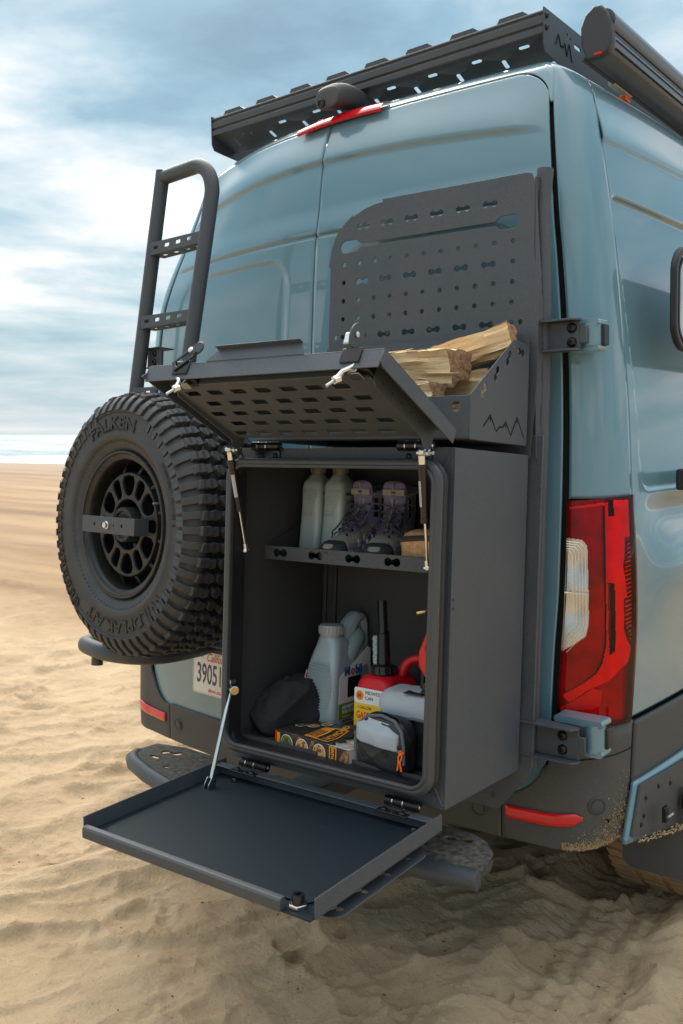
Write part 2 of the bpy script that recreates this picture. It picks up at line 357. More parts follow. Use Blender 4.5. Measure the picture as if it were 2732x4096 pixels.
def cat(tab, x):   # Catmull-Rom through a table
    if x <= tab[0][0]: return tab[0][1]
    if x >= tab[-1][0]: return tab[-1][1]
    for i in range(len(tab) - 1):
        if x <= tab[i + 1][0]: break
    x0, y0 = tab[i]; x1, y1 = tab[i + 1]; h = x1 - x0; u = (x - x0) / h
    m0 = (y1 - tab[i - 1][1]) / (x1 - tab[i - 1][0]) if i else (y1 - y0) / h
    m1 = (tab[i + 2][1] - y0) / (tab[i + 2][0] - x0) if i + 2 < len(tab) else (y1 - y0) / h
    return (2 * u**3 - 3 * u**2 + 1) * y0 + (u**3 - 2 * u**2 + u) * h * m0 + (-2 * u**3 + 3 * u**2) * y1 + (u**3 - u**2) * h * m1
def lin(a, b, n): return [a + (b - a) * i / (n - 1) for i in range(n)]

# ------------------------------------------------------------------ sand, sea
def vnoise(x, y, seed):
    xi = np.floor(x).astype(np.int64); yi = np.floor(y).astype(np.int64); fx = x - xi; fy = y - yi
    def h(a, b):
        n = (a * 374761393 + b * 668265263 + seed * 1442695041) & 0x7fffffff
        n = ((n ^ (n >> 13)) * 1274126177) & 0x7fffffff
        n = (n ^ (n >> 16)) & 0xffff
        return n / 65535.0
    sx = fx * fx * fx * (fx * (fx * 6 - 15) + 10); sy = fy * fy * fy * (fy * (fy * 6 - 15) + 10)
    a = h(xi, yi); b = h(xi + 1, yi); c = h(xi, yi + 1); d = h(xi + 1, yi + 1)
    return (a + (b - a) * sx) * (1 - sy) + (c + (d - c) * sx) * sy
def fbm(x, y, seed, o=4, g=.5):
    s = 0; a = 1; t = 0
    for i in range(o): s = s + a * vnoise(x * 2**i, y * 2**i, seed + i); t += a; a *= g
    return s / t * 2 - 1
FX, FY = -.619, .785                                    # heading of the view over the ground
SN = (-.20, .98)                                        # towards the sea
def sand_height(x, y):
    r = np.hypot(x, y)
    u = x * FY - y * FX; v = x * FX + y * FY            # across / along the view
    wu = u + .16 * fbm(u * 1.5, v * 1.5, 3, 3); wv = v + .16 * fbm(u * 1.5 + 9, v * 1.5, 5, 3)
    c, s_ = math.cos(.38), math.sin(.38)
    a = wu * c + wv * s_; b = -wu * s_ + wv * c
    h = .045 * fbm(u * .8, v * .8, 21, 3)
    rd = 1 - np.abs(fbm(a * 1.6, b * 4.0, 31, 2, .45)); h = h + .040 * (rd**6 - .3)
    rd2 = 1 - np.abs(fbm(a * 3.2 + 4, b * 7.5, 41, 2)); h = h + .015 * rd2**8
    rd3 = 1 - np.abs(fbm(a * 6 + 4, b * 13, 43, 2)); m3 = np.clip(fbm(u * 1.1 + 15, v * 1.1, 53, 2) * 2.5 + .4, 0, 1); h = h + .007 * m3 * rd3**4
    msk = np.clip(fbm(u * .9 + 5, v * .9, 51, 2) * 2.5 + .3, 0, 1)
    h = h + .009 * msk * fbm(u * 9, v * 9, 61, 4) + .0030 * fbm(u * 22, v * 24, 71, 3) + .0014 * fbm(u * 60, v * 60, 75, 2)
    far = np.clip((r - 6) / 8, 0, 1)
    h = h * (1 - .75 * far)
    return h
angs = []
fa = math.atan2(FY, FX)
for d in np.concatenate([np.arange(-180, -30, 3.), np.arange(-30, 30, .18), np.arange(30, 180, 3.)]): angs.append(fa + R(d))
rads = [0.0, .4, .8, 1.1]; r_ = 1.3
while r_ < 7: rads.append(r_); r_ *= 1.0033
while r_ < 60: rads.append(r_); r_ *= 1.012
while r_ < 5000: rads.append(r_); r_ *= 1.12
A_, R_ = np.meshgrid(np.array(angs), np.array(rads)); GX = R_ * np.cos(A_); GY = R_ * np.sin(A_)
GZ = sand_height(GX, GY)
# footprints and scuffs: shallow dished prints with a soft rim
for i in range(330):
    rr = rng.uniform(1.7, 9.0); aa = fa + R(rng.uniform(-30, 30)); px, py = rr * math.cos(aa), rr * math.sin(aa)
    th = rng.uniform(0, math.pi); L_ = rng.uniform(.04, .15); W_ = L_ * rng.uniform(.38, .6); dp = rng.uniform(.006, .017)
    dx = GX - px; dy = GY - py; q = np.hypot((dx * math.cos(th) + dy * math.sin(th)) / L_, (-dx * math.sin(th) + dy * math.cos(th)) / W_)
    GZ += -dp * np.exp(-q**4) + dp * .45 * np.exp(-((q - 1.25) / .22)**2)
# two tyre tracks running out from under the van
for xc in (-1.04, -2.80):
    cxr = xc + .02 * np.sin(GY * 1.3) + (.10 * (2.6 - GY) if xc > -2 else -.08 * (2.6 - GY))
    dx = GX - cxr; m_ = np.exp(-(dx / .15)**6) * np.clip((GY - .3) / .6, 0, 1) * np.clip((4.5 - GY), 0, 1) * (1 if xc > -2 else .5)
    lug = np.sin(GY * 2 * math.pi / .055 + np.sign(dx) * dx * 22) * .5 + np.sin(dx * 2 * math.pi / .075) * .5
    GZ += m_ * (-.024 + .011 * np.clip(lug, -.6, .6)) + .020 * np.exp(-((np.abs(dx) - .22) / .05)**2) * np.clip((GY - .3) / .6, 0, 1)
s_d = GX * SN[0] + GY * SN[1]
GZ -= np.clip((s_d - 36) * .03, 0, 6)
v = np.stack([GX, GY, GZ], -1).reshape(-1, 3)
na, nr = len(angs), len(rads)
ii, jj = np.meshgrid(np.arange(nr - 1), np.arange(na), indexing='ij'); j2 = (jj + 1) % na
F_ = np.stack([ii * na + jj, ii * na + j2, (ii + 1) * na + j2, (ii + 1) * na + jj], -1).reshape(-1, 4)
me = bpy.data.meshes.new('sand'); me.vertices.add(len(v)); me.vertices.foreach_set('co', v.ravel())
me.loops.add(F_.size); me.loops.foreach_set('vertex_index', F_.ravel().astype(np.int32)); me.polygons.add(len(F_))
me.polygons.foreach_set('loop_start', np.arange(0, F_.size, 4, dtype=np.int32)); me.update(); me.validate()
me.polygons.foreach_set('use_smooth', [True] * len(me.polygons))
sand = bpy.data.objects.new('sand', me); COL.objects.link(sand); tag(sand, kind='structure')
m = bpy.data.materials.new('sand'); m.use_nodes = True; t = m.node_tree; L = t.links; b = t.nodes['Principled BSDF']; b.inputs['Roughness'].default_value = .92; b.inputs['Specular IOR Level'].default_value = .25
def nn(tp, **k):
    n = t.nodes.new(tp)
    for a, c in k.items(): setattr(n, a, c)
    return n
def noi(vec, s, d=4, r=.55):
    n = nn('ShaderNodeTexNoise'); n.inputs['Scale'].default_value = s; n.inputs['Detail'].default_value = d; n.inputs['Roughness'].default_value = r; L.new(vec, n.inputs['Vector']); return n.outputs[0]
def mrg(x, a, c, p=0, q=1):
    n = nn('ShaderNodeMapRange'); L.new(x, n.inputs[0])
    for i, z in zip((1, 2, 3, 4), (a, c, p, q)): n.inputs[i].default_value = z
    return n.outputs[0]
def mixc(f, a, c, bt='MIX'):
    n = nn('ShaderNodeMixRGB', blend_type=bt)
    for i, z in enumerate((f, a, c)):
        if isinstance(z, (int, float)): n.inputs[i].default_value = z
        elif isinstance(z, tuple): n.inputs[i].default_value = (*z, 1)
        else: L.new(z, n.inputs[i])
    return n.outputs[0]
g = nn('ShaderNodeNewGeometry'); pos = g.outputs['Position']
c1 = mixc(mrg(noi(pos, 3.2, 6, .6), .36, .66), (.49, .352, .213), (.62, .460, .29))
grain = noi(pos, 900, 2, .7); c2 = mixc(mrg(grain, .3, .7, 0, .5), c1, (.42, .29, .165))
c2 = mixc(mrg(noi(pos, 180, 2, .6), .66, .74, 0, .75), c2, (.10, .065, .04))           # dark grains and bits
dsn = nn('ShaderNodeVectorMath', operation='DOT_PRODUCT'); L.new(pos, dsn.inputs[0]); dsn.inputs[1].default_value = (*SN, 0)
wob = nn('ShaderNodeMath', operation='MULTIPLY_ADD'); L.new(noi(pos, .7, 4), wob.inputs[0]); wob.inputs[1].default_value = 2.4; L.new(dsn.outputs['Value'], wob.inputs[2])
wet = mrg(wob.outputs[0], 5.9, 7.8)
mp_ = nn('ShaderNodeMapping'); L.new(pos, mp_.inputs[0]); mp_.inputs['Rotation'].default_value = (0, 0, -math.atan2(FY, FX) + math.pi / 2); mp_.inputs['Scale'].default_value = (.12, .9, 1)
st = noi(mp_.outputs[0], 1.0, 7, .62)
cw = mixc(mrg(st, .36, .62), (.20, .105, .045), (.37, .235, .115))
pale = mrg(dsn.outputs['Value'], 22, 38); cw = mixc(pale, cw, (.30, .225, .15))
col = mixc(wet, c2, cw); L.new(col, b.inputs['Base Color'])
L.new(mrg(wet, 0, 1, .92, .72), b.inputs['Roughness'])
bn = nn('ShaderNodeBump'); bn.inputs['Strength'].default_value = 1.0; bn.inputs['Distance'].default_value = .009; L.new(noi(pos, 70, 9, .78), bn.inputs['Height'])
bn2 = nn('ShaderNodeBump'); bn2.inputs['Strength'].default_value = .7; bn2.inputs['Distance'].default_value = .035; L.new(noi(pos, 12, 6, .62), bn2.inputs['Height']); L.new(bn.outputs[0], bn2.inputs['Normal'])
L.new(bn2.outputs[0], b.inputs['Normal'])
me.materials.append(m)
# sea: a sheet with low waves, foam painted by its own crest pattern
SD = Vector((SN[0], SN[1], 0)).normalized(); ST = Vector((SD.y, -SD.x, 0))
b_ = MB(); us = lin(-1, 1, 160); vs_ = [0, .6, 1.2, 2, 3] + [3 * 1.055**i for i in range(1, 140)]
SH0 = 37.5
def seap(u, q):
    wdt = 120 + q * 2.4; p = SD * (SH0 + q) + ST * (u * wdt)
    ph = q + 5 * math.sin(u * 6 + q * .02) + 3 * math.sin(u * 17)
    h = (.05 + .22 * min(q, 120) / 120) * (max(0, math.sin(ph / (3.2 + q * .03))) ** 3) if q < 900 else 0
    return (p.x, p.y, -.10 + h - .0 * q)
b_.grid(seap, us, vs_); sea = b_.build('sea', 'white', fix=False); tag(sea, kind='structure')
m = bpy.data.materials.new('sea'); m.use_nodes = True; t = m.node_tree; L = t.links; b = t.nodes['Principled BSDF']; b.inputs['Roughness'].default_value = .35
g = nn('ShaderNodeNewGeometry'); pos = g.outputs['Position']
mp_ = nn('ShaderNodeMapping'); L.new(pos, mp_.inputs[0]); mp_.inputs['Rotation'].default_value = (0, 0, -math.atan2(SN[1], SN[0]) + math.pi / 2); mp_.inputs['Scale'].default_value = (.035, .16, 1)
f = noi(mp_.outputs[0], 1.0, 6, .6)
dsn = nn('ShaderNodeVectorMath', operation='DOT_PRODUCT'); L.new(pos, dsn.inputs[0]); dsn.inputs[1].default_value = (*SN, 0)
shore = mrg(dsn.outputs['Value'], 41, 50, .50, .0)
fa_ = nn('ShaderNodeMath', operation='ADD'); L.new(f, fa_.inputs[0]); L.new(shore, fa_.inputs[1])
foam = mrg(fa_.outputs[0], .49, .64)
L.new(mixc(foam, (.12, .20, .22), (.72, .76, .78)), b.inputs['Base Color']); L.new(mrg(foam, 0, 1, .25, .85), b.inputs['Roughness'])
bn = nn('ShaderNodeBump'); bn.inputs['Strength'].default_value = .6; bn.inputs['Distance'].default_value = .3; L.new(f, bn.inputs['Height']); L.new(bn.outputs[0], b.inputs['Normal'])
sea.data.materials.clear(); sea.data.materials.append(m)
# small stones, shell bits and weed fragments
b_ = MB()
for i in range(700):
    rr = 1.5 + 5.5 * rng.random()**1.4; aa = fa + R(rng.uniform(-29, 29)); px, py = rr * math.cos(aa), rr * math.sin(aa)
    z = float(sand_height(np.array([px]), np.array([py]))[0]); sz = rng.uniform(.0012, .0035); el = rng.uniform(.5, 2.5); th = rng.uniform(0, 3.14)
    vs = []
    for q in range(6):
        a = 2 * math.pi * q / 6; x0, y0 = sz * el * math.cos(a), sz * math.sin(a) / el**.5; vs.append((px + x0 * math.cos(th) - y0 * math.sin(th), py + x0 * math.sin(th) + y0 * math.cos(th), z - .002))
    vs.append((px, py, z + sz * .8)); b_.add(vs, [(q, (q + 1) % 6, 6) for q in range(6)])
bits = b_.build('sand_debris', mat('debris', (.085, .055, .035), .9)); tag(bits, 'scattered dark weed fragments and shell grit across the dry sand', 'debris', kind='stuff')
# ------------------------------------------------------------------ the van
XC = -1.89
VZ = [(-1.0, -1.0), (1.0, 1.0), (1.03, 1.025), (1.06, 1.045), (1.09, 1.058), (1.12, 1.066), (1.15, 1.07)]
VY = [(-1.0, 2.167), (-.4, 2.205), (.3, 2.249), (.65, 2.28), (.88, 2.314), (1.0, 2.350), (1.03, 2.368), (1.06, 2.395), (1.09, 2.43), (1.12, 2.55), (1.15, 2.9)]
VG = [(-1.0, .828), (-.73, .833), (-.56, .837), (-.39, .845), (-.04, .845), (.16, .839), (.32, .828), (.5, .809), (.565, .80), (.73, .782), (.885, .764), (1.0, .75), (1.03, .735), (1.06, .70), (1.09, .64), (1.12, .48), (1.15, .19)]
VS = [(-1.0, .987), (-.72, .993), (-.53, 1.0), (-.38, .996), (-.14, .98), (.09, .964), (.3, .942), (.5, .917), (.66, .89), (.82, .857), (.95, .823), (1.0, .797), (1.03, .765), (1.06, .73), (1.09, .67), (1.12, .5), (1.15, .2)]
def rear_feature(t, v):
    fade = 1 - smooth(.86, .99, abs(t)); zc = .883 - .05 * t * t
    d = -.011 * smooth(zc - .013, zc + .009, v) * (1 - smooth(zc + .01, zc + .13, v)) * fade
    z2 = .655 - .006 * t * t
    d += (-.006 * smooth(z2 - .008, z2 + .004, v) * (1 - smooth(z2 + .008, z2 + .09, v)) + .0035 * math.exp(-((v - z2 + .004) / .006)**2)) * (1 - smooth(.93, 1.0, abs(t)))
    # window blank pressed into each door
    a = abs(t); r = .10
    dx = max(.14 - a, a - .87) * .84; dz = max(-.25 - v, v - .60)
    q = math.hypot(max(dx + r, 0), max(dz + r, 0)) - r if dx > -r and dz > -r else max(dx, dz)
    d += .0065 * (1 - smooth(-.010, .004, q))
    return d
def side_feature(y, v):
    dz = max(-.145 - v, v - .66); dy = 2.455 - y - .02 * v; r = .05
    q = math.hypot(max(dy + r, 0), max(dz + r, 0)) - r if dy > -r and dz > -r else max(dy, dz)
    d = -.014 * (1 - smooth(-.014, .004, q))
    zc = .81 + .03 * (y - 2.44)
    d += .010 * smooth(zc - .012, zc + .010, v) * (1 - smooth(zc + .01, zc + .12, v)) * smooth(2.40, 2.5, y)
    k = smooth(2.41, 2.62, y)
    d += k * (.024 * math.exp(-((v + .37) / .11)**2) - .012 * math.exp(-((v + .21) / .05)**2))
    return d
def body(t, v, off=0., feat=True):
    """point on the van skin: |t|<1 doors, 1..2 corner pillar, 2..3 side; off pushes it outward"""
    sg = 1 if t >= 0 else -1; a = abs(t); z = cat(VZ, v); yc = cat(VY, v); g = cat(VG, v); s_ = cat(VS, v)
    bul = .0376 if sg > 0 else .09 + .11 * smooth(.45, .95, v)
    if a <= 1: x = a * g; y = yc + bul * a * a; nx, ny = 2 * bul * a / g, -1
    elif a <= 2:
        p = a - 1; w_ = s_ - g; p0 = (g, yc + bul); p1 = (g + w_ * .88, yc + bul + .088 * w_); p2 = (s_, yc + (.17 if sg > 0 else .17 + bul - .04))
        x = (1 - p)**2 * p0[0] + 2 * p * (1 - p) * p1[0] + p * p * p2[0]; y = (1 - p)**2 * p0[1] + 2 * p * (1 - p) * p1[1] + p * p * p2[1]
        tx = (1 - p) * (p1[0] - p0[0]) + p * (p2[0] - p1[0]); ty = (1 - p) * (p1[1] - p0[1]) + p * (p2[1] - p1[1]); nx, ny = ty, -tx
    else:
        p = a - 2; y0 = yc + (.17 if sg > 0 else .17 + bul - .04); y = y0 + 4.2 * p ** 1.7; dy = y - y0
        x = s_ + .045 * (1 - math.exp(-dy / .55)); nx, ny = 1, -.08 * math.exp(-dy / .55)
    l = math.hypot(nx, ny); nx /= l; ny /= l
    if feat:
        if a <= 1: y += rear_feature(t, v)
        elif a > 2: x += side_feature(y, v)
    return Vector((XC + sg * (x + nx * off), y + ny * off, z))
van = thing('camper_van', 'tall slate blue camper van seen from its rear corner, parked on the beach', 'van', M_V, (-1.89, 2.4, -1.5))
VI = Matrix.Translation((1.89, -2.4, 1.5))
class VB(MB):
    def build(s, name, mats, parent=None, **k):
        if parent is None or parent.get('_van'):
            s.v = [tuple(VI @ Vector(p)) for p in s.v]
        o = MB.build(s, name, mats, parent or van, **k); o['_van'] = 1; return o
van['_van'] = 1
DT = 1.0       # door gap in t
VTOP = 1.012
def door_top(a):
    r0 = .86
    return VTOP if a < r0 else VTOP - .11 * (1 - math.sqrt(max(0, 1 - ((a - r0) / (1 - r0))**2)))
def door_bot(a):
    r0 = .84
    return -.962 if a < r0 else -.962 + .17 * (1 - math.sqrt(max(0, 1 - ((a - r0) / (1 - r0))**2)))
doors = {}
for sg, ta, tb in ((1, .0035, .9945), (-1, .0035, .9945)):
    ts = lin(ta, .84, 60) + [1 - (1 - .84) * math.cos(math.pi / 2 * i / 24) for i in range(1, 25)]
    ts = [min(q, tb) for q in ts]
    # vertical seam steps sideways where it meets the two body creases
    def dp(u, q, sg=sg):
        t = ts[u]; z0, z1 = door_bot(t) + .004, door_top(t) - .0035
        z = z0 + (z1 - z0) * q
        p = body(sg * t, z); k = max(0, 1 - t / .08)
        p.x += k * (.008 * smooth(.64, .67, z) + .006 * smooth(.86, .9, z)); return p
    b_ = VB(); b_.grid(dp, range(len(ts)), lin(0, 1, 480))
    doors[sg] = b_.build('rear_door', 'paint', solid=.012 * (1 if sg > 0 else -1), fix=False)
# skin around the doors: header, pillars, sides, roof
GW = .011
for sg in (1, -1):
    b_ = VB(); ts = lin(0, .84, 30) + [1 - (1 - .84) * math.cos(math.pi / 2 * i / 24) for i in range(1, 25)] + [1 + GW]
    def hp(u, q, sg=sg):
        t = min(ts[u], 1.0); z0 = door_top(t) + .004
        if ts[u] > 1: return body(sg * (1 + GW * 6), VTOP - .11 + .004 + (1.15 - VTOP + .11 - .004) * q)
        return body(sg * t, z0 + (1.15 - z0) * q)
    b_.grid(hp, range(len(ts)), lin(0, 1, 60)); b_.build('roof_edge', 'paint', solid=.010 * (1 if sg > 0 else -1), fix=False)
    b_ = VB(); ts2 = lin(1 + GW * 6, 1.985, 26)
    b_.grid(lambda u, q, sg=sg: body(sg * u, q), ts2, lin(-.155 if sg > 0 else -.155, .90, 90) + lin(.905, 1.15, 40)); b_.build('corner_panel', 'paint', solid=.010 * (1 if sg > 0 else -1), fix=False)
    b_ = VB(); ts3 = [2 + .012 + .93 * (i / 70)**1.25 for i in range(71)]
    b_.grid(lambda u, q, sg=sg: body(sg * u, q), ts3, lin(-.74, 1.0, 380) + lin(1.005, 1.15, 26)); b_.build('side_panel', 'paint', solid=.010 * (1 if sg > 0 else -1), fix=False)
b_ = VB(); b_.grid(lambda u, q: body(u, q, -.018, False), lin(-2.6, 2.6, 120), lin(-1.0, 1.14, 60)); b_.build('gap_backing', 'void', fix=False)  # black sheet added behind the skin as painted shade in the panel gaps
b_ = VB(); b_.box(XC - .30, XC + .30, 2.80, 6.5, 1.03, 1.066); b_.build('roof', 'paint', bevel=.01)
b_ = VB(); b_.box(XC - .88, XC + .88, 2.36, 6.4, -1.10, -.95); b_.build('underbody', 'black')

# ---- tail lamp on the right-hand corner: housing sheet split into its moulded zones
LE = [(245, 320), (520, 310), (1000, 285), (1380, 262), (1850, 225)]; RE = [(160, 835), (500, 845), (850, 862), (1300, 860), (1850, 825)]
def uw(p):
    x, y = p; l = lerp_t(LE, y); r = lerp_t(RE, y); u = (x - l) / (r - l); top = 245 - 85 * min(1, u * 1.0); bot = 1890
    return u, (y - top) / (bot - top)
ZR = [uw(p) for p in [(300, 518), (405, 522), (442, 560), (442, 1150), (422, 1240), (255, 1375)]]
ZB = [uw(p) for p in [(578, 238), (650, 212), (812, 200), (818, 485), (745, 485), (742, 600), (722, 700), (768, 900), (765, 935), (726, 950), (728, 1180), (770, 1270), (840, 1330), (830, 1370), (790, 1440), (705, 1470), (600, 1560), (430, 1640), (300, 1740), (255, 1690), (400, 1590), (500, 1510), (545, 1440), (575, 1300), (575, 800)]]
ZH = [uw(p) for p in [(240, 1780), (300, 1745), (470, 1625), (545, 1640), (540, 1720), (480, 1872), (235, 1850)]]
ZD = [uw(p) for p in [(590, 830), (645, 830), (650, 1340), (600, 1375), (590, 1200)]]
ZD2 = [uw(p) for p in [(600, 185), (645, 185), (648, 330), (600, 335)]]
ZC = [uw(p) for p in [(752, 520), (830, 520), (835, 1300), (790, 1200), (745, 1130), (742, 960), (770, 930), (735, 740), (750, 690)]]
ZL = [uw(p) for p in [(325, 290), (560, 235), (600, 240), (600, 262), (560, 256), (328, 308)]]
def lamp_pt(u, q, off):
    top = -.160 + .012 * u; t = 1.055 + .935 * u; v = top + (-.742 - top) * q
    return body(t, v, off)
NU, NQ = 110, 330
zones = {k: MB() for k in 'smoke bright reverse hot black notch slot'.split()}
def zone(u, q):
    if pip(u, q, ZR): return 'reverse'
    if pip(u, q, ZH): return 'hot'
    if pip(u, q, ZD): return 'slot'
    if pip(u, q, ZD2): return 'notch'
    if pip(u, q, ZC): return 'black' if (q * 52) % 1 > .32 or q < .28 and u < .86 else 'bright'
    if pip(u, q, ZB) or pip(u, q, ZL): return 'bright'
    return 'smoke'
deep = dict(smoke=-.014, bright=-.001, reverse=-.007, hot=-.004, black=-.008, notch=-.012, slot=-.012)
cells = {}
for j in range(NQ):
    for i in range(NU): cells[i, j] = zone((i + .5) / NU, (j + .5) / NQ)
lampm = {}
base = bpy.data.objects.new('tail_lamp', None); COL.objects.link(base); base.parent = van; base['_van'] = 1
def bowl(u, q):
    return -.008 * (math.exp(-((q - .30) / .07)**2) + math.exp(-((q - .50) / .07)**2)) * math.exp(-((u - .12) / .16)**2)
for zn, mt_, nm in (('smoke', 'lamp_dark', 'lamp_housing'), ('bright', 'lamp_white', 'light_guide'), ('reverse', 'lamp_bowl', 'reverse_reflector'), ('hot', 'lamp_cells', 'reflector_cells'), ('black', 'redblack', 'lamp_comb'), ('slot', 'redblack', 'lamp_recess'), ('notch', 'redblack', 'lamp_recess')):
    b_ = VB(); idx = {}
    def vid(i, j):
        if (i, j) not in idx:
            u, q = i / NU, j / NQ; o_ = deep[zn] + (bowl(u, q) if zn == 'reverse' else 0) + (.0014 * math.sin(q * 9 + u * 5) if zn == 'smoke' else 0) + (.0045 * (1 - ((u - .68) / .2)**2) if zn == 'bright' and u > .5 else 0)
            idx[i, j] = len(b_.v); b_.v.append(tuple(lamp_pt(u, q, min(o_, .003))))
        return idx[i, j]
    for (i, j), z_ in cells.items():
        if z_ == zn: b_.f.append((vid(i, j), vid(i, j + 1), vid(i + 1, j + 1), vid(i + 1, j))); b_.m.append(0)
    b_.build(nm, mt_, base, fix=False)
# the outer moulded lens: red with a clear window over the reversing lamp
for clear in (False, True):
    b_ = VB(); idx = {}
    def vid2(i, j):
        if (i, j) not in idx:
            u, q = i / NU, j / NQ; idx[i, j] = len(b_.v)
            b_.v.append(tuple(lamp_pt(u, q, .0075 + .003 * math.sin(math.pi * u) + .0045 * smooth(.54, .60, u) * (1 - smooth(.93, 1, u)))))
        return idx[i, j]
    for (i, j), z_ in cells.items():
        if (z_ == 'reverse') == clear: b_.f.append((vid2(i, j), vid2(i, j + 1), vid2(i + 1, j + 1), vid2(i + 1, j))); b_.m.append(0)
    b_.build('clear_lens' if clear else 'red_lens', 'lens_clear' if clear else 'lens_red', base, fix=False)
b_ = VB(); b_.loft([[lamp_pt(*p_, o_) for p_ in [(0, 0), (.25, 0), (.5, 0), (.75, 0), (1, 0), (1, .25), (1, .5), (1, .75), (1, 1), (.75, 1), (.5, 1), (.25, 1), (0, 1), (0, .75), (0, .5), (0, .25)]] for o_ in (-.015, .0075)], cap=False); b_.build('lens_wall', 'redsmoke', base)
b_ = VB()
for k in range(5):      # fine moulded lines of the reversing lens
    P = [uw(p) for p in [(300, 1360 - k * 45), (405 - k * 18, 1225 - k * 20), (425 - k * 20, 1140), (425 - k * 20, 585 + k * 14), (400 - k * 18, 545 + k * 16), (312, 540 + k * 18)]]
    b_.tube([lamp_pt(u, q, .0125) for u, q in P], .0007, 5)
b_.tube([lamp_pt(*uw(p), .0125) for p in [(292, 920), (436, 922)]], .0022, 5); b_.build('lens_rib', 'reverse_line', base)
b_ = VB(); b_.grid(lambda u, q: body(u, q, -.0165), lin(1.015, 1.999, 20), lin(-.748, -.148, 30)); b_.build('lamp_gasket', 'void', base, fix=False)

# ---- bumper, corners, side cladding
LEDGE = [(-.70, .010), (-.93, .012), (-.945, .020), (-.953, .045), (-.958, .082), (-.968, .098), (-.985, .104), (-1.03, .106), (-1.055, .100), (-1.070, .085), (-1.078, .05), (-1.080, -.02)]
LV = [-.736, -.78, -.82, -.86, -.90, -.93, -.94, -.948, -.953, -.957, -.961, -.966, -.973, -.982, -.995, -1.01, -1.03, -1.045, -1.056, -1.065, -1.072, -1.077, -1.080]
def bump_pt(t, v, ex=0.):
    a = abs(t); k = 1 if a < 1 else 1 - .82 * smooth(1.0, 1.95, a); o = lerp_t(LEDGE, v); o = .012 + (o - .012) * k if o > .012 else o
    if v < -1.07: o = min(o, .05 if v < -1.075 else .09)
    rise = .0 if a < 1.1 else .03 * smooth(1.2, 2.0, a)
    p = body(t if a < 2 else t, max(v, -.99), o + ex, False); p.z = v + (rise if v < -1.0 else 0); return p
TS = .845
for nm, t0, t1, n_ in (('bumper', -.83, TS - .003, 110), ('bumper_corner', TS + .003, 1.99, 70), ('bumper_corner', -1.99, -.836, 70)):
    b_ = VB(); tl = lin(t0, t1, n_)
    if nm == 'bumper': vl = [v for v in LV if v < -.94]; b_.grid(lambda u, q: bump_pt(u, q), tl, vl)
    else:
        def cp(u, q):
            a = abs(u); hi = door_bot(min(a, .999)) + .004 if a < 1 else -.742 - .0 * a
            if a > .985: hi = door_bot(.985) + (-.742 - door_bot(.985)) * smooth(.985, 1.06, a)
            if q > -.955: v = -.955 + (hi + .955) * ((q + .955) / .219) if hi > -.955 else -.955 + (q + .955) * .01
            else: v = q
            return bump_pt(u, v)
        b_.grid(cp, tl, LV)
    o = b_.build(nm, 'plastic' if nm == 'bumper' else 'mudplastic', solid=-.01, fix=False, angle=50)
    if nm != 'bumper': o['label'] = 'dusty bumper corner'
# reflector strips, parking sensors, groove in the corner
for sg in (1, -1):
    b_ = VB(); b_.grid(lambda u, q: bump_pt(sg * (.862 + .50 * u), -.986 - .033 * q + .016 * u * u + (.012 * (1 - 2 * q) * smooth(.80, 1, u) * -1), .003), lin(0, 1, 40), lin(0, 1, 5)); b_.build('reflector', 'redlamp', solid=-.004 if sg < 0 else .004, fix=False)
def sensor(t, v):
    p = bump_pt(t, v, .002); q = bump_pt(t + .002, v, .002) - p; q2 = bump_pt(t, v + .002, .002) - p; n = q.cross(q2).normalized()
    if n.y > 0: n = -n
    b_ = VB(); m_ = axis_m(p, n); b_.lathe([(.0235, -.004), (.0235, .0), (.0215, .0012), (.0205, -.001), (.015, -.0012), (.0145, .002), (.010, .003)], 28, m_); b_.build('parking_sensor', 'plastic')
for t, v in ((.765, -1.012), (1.52, -.955), (-.76, -1.012), (.18, -1.014), (-.30, -1.014)): sensor(t, v)
b_ = VB(); b_.grid(lambda u, q: body(u, q, .016), lin(2.018, 2.9, 50), lin(-.93, -.748, 24)); b_.build('side_cladding', 'plastic', solid=.012, fix=False)
b_ = VB(); b_.tube([bump_pt(t, -.835 + .03 * (t - 1.3), .0012) for t in lin(1.3, 1.985, 20)], .0014, 5); b_.build('trim_seam', 'void')
# lower side: painted sill frame round a dark locker panel with catches
def sill(y, z, o=0.): return Vector((-.872 + .045 * (1 - math.exp(-(y - 2.37) / .55)) + o, y, z))
def arch(y): return -1.045 - .20 * (y - 2.28)
b_ = VB(); b_.grid(lambda y, q: sill(y + (.06 * (q) * 1.0 - .06) * (1 - smooth(2.3, 2.5, y)), -.905 + (arch(y) + .905) * (1 - q), .001), lin(2.335, 4.2, 60), lin(0, 1, 12)); b_.build('sill_frame', 'paint', solid=.012, fix=False)
b_ = VB(); b_.plate([(2.346 + .05 * k, -.912 - .0022 * k) for k in range(16)] + [(2.298 + .0535 * k, -1.040 - .0106 * k) for k in range(15, -1, -1)], [], .006, .012, lambda a, b, c: sill(a, b, c)); locker = b_.build('locker_panel', 'mudplastic', bevel=.002)
for y, z in ((2.45, -.945), (2.53, -.96), (2.372, -.955), (2.36, -1.0), (2.345, -1.02), (2.50, -1.045)):
    b_ = VB(); b_.lathe([(.006, 0), (.006, .002), (.004, .004), (.001, .003)], 14, axis_m(sill(y, z, .012), (1, -.05, 0))); b_.build('bolt', 'bolt', locker)
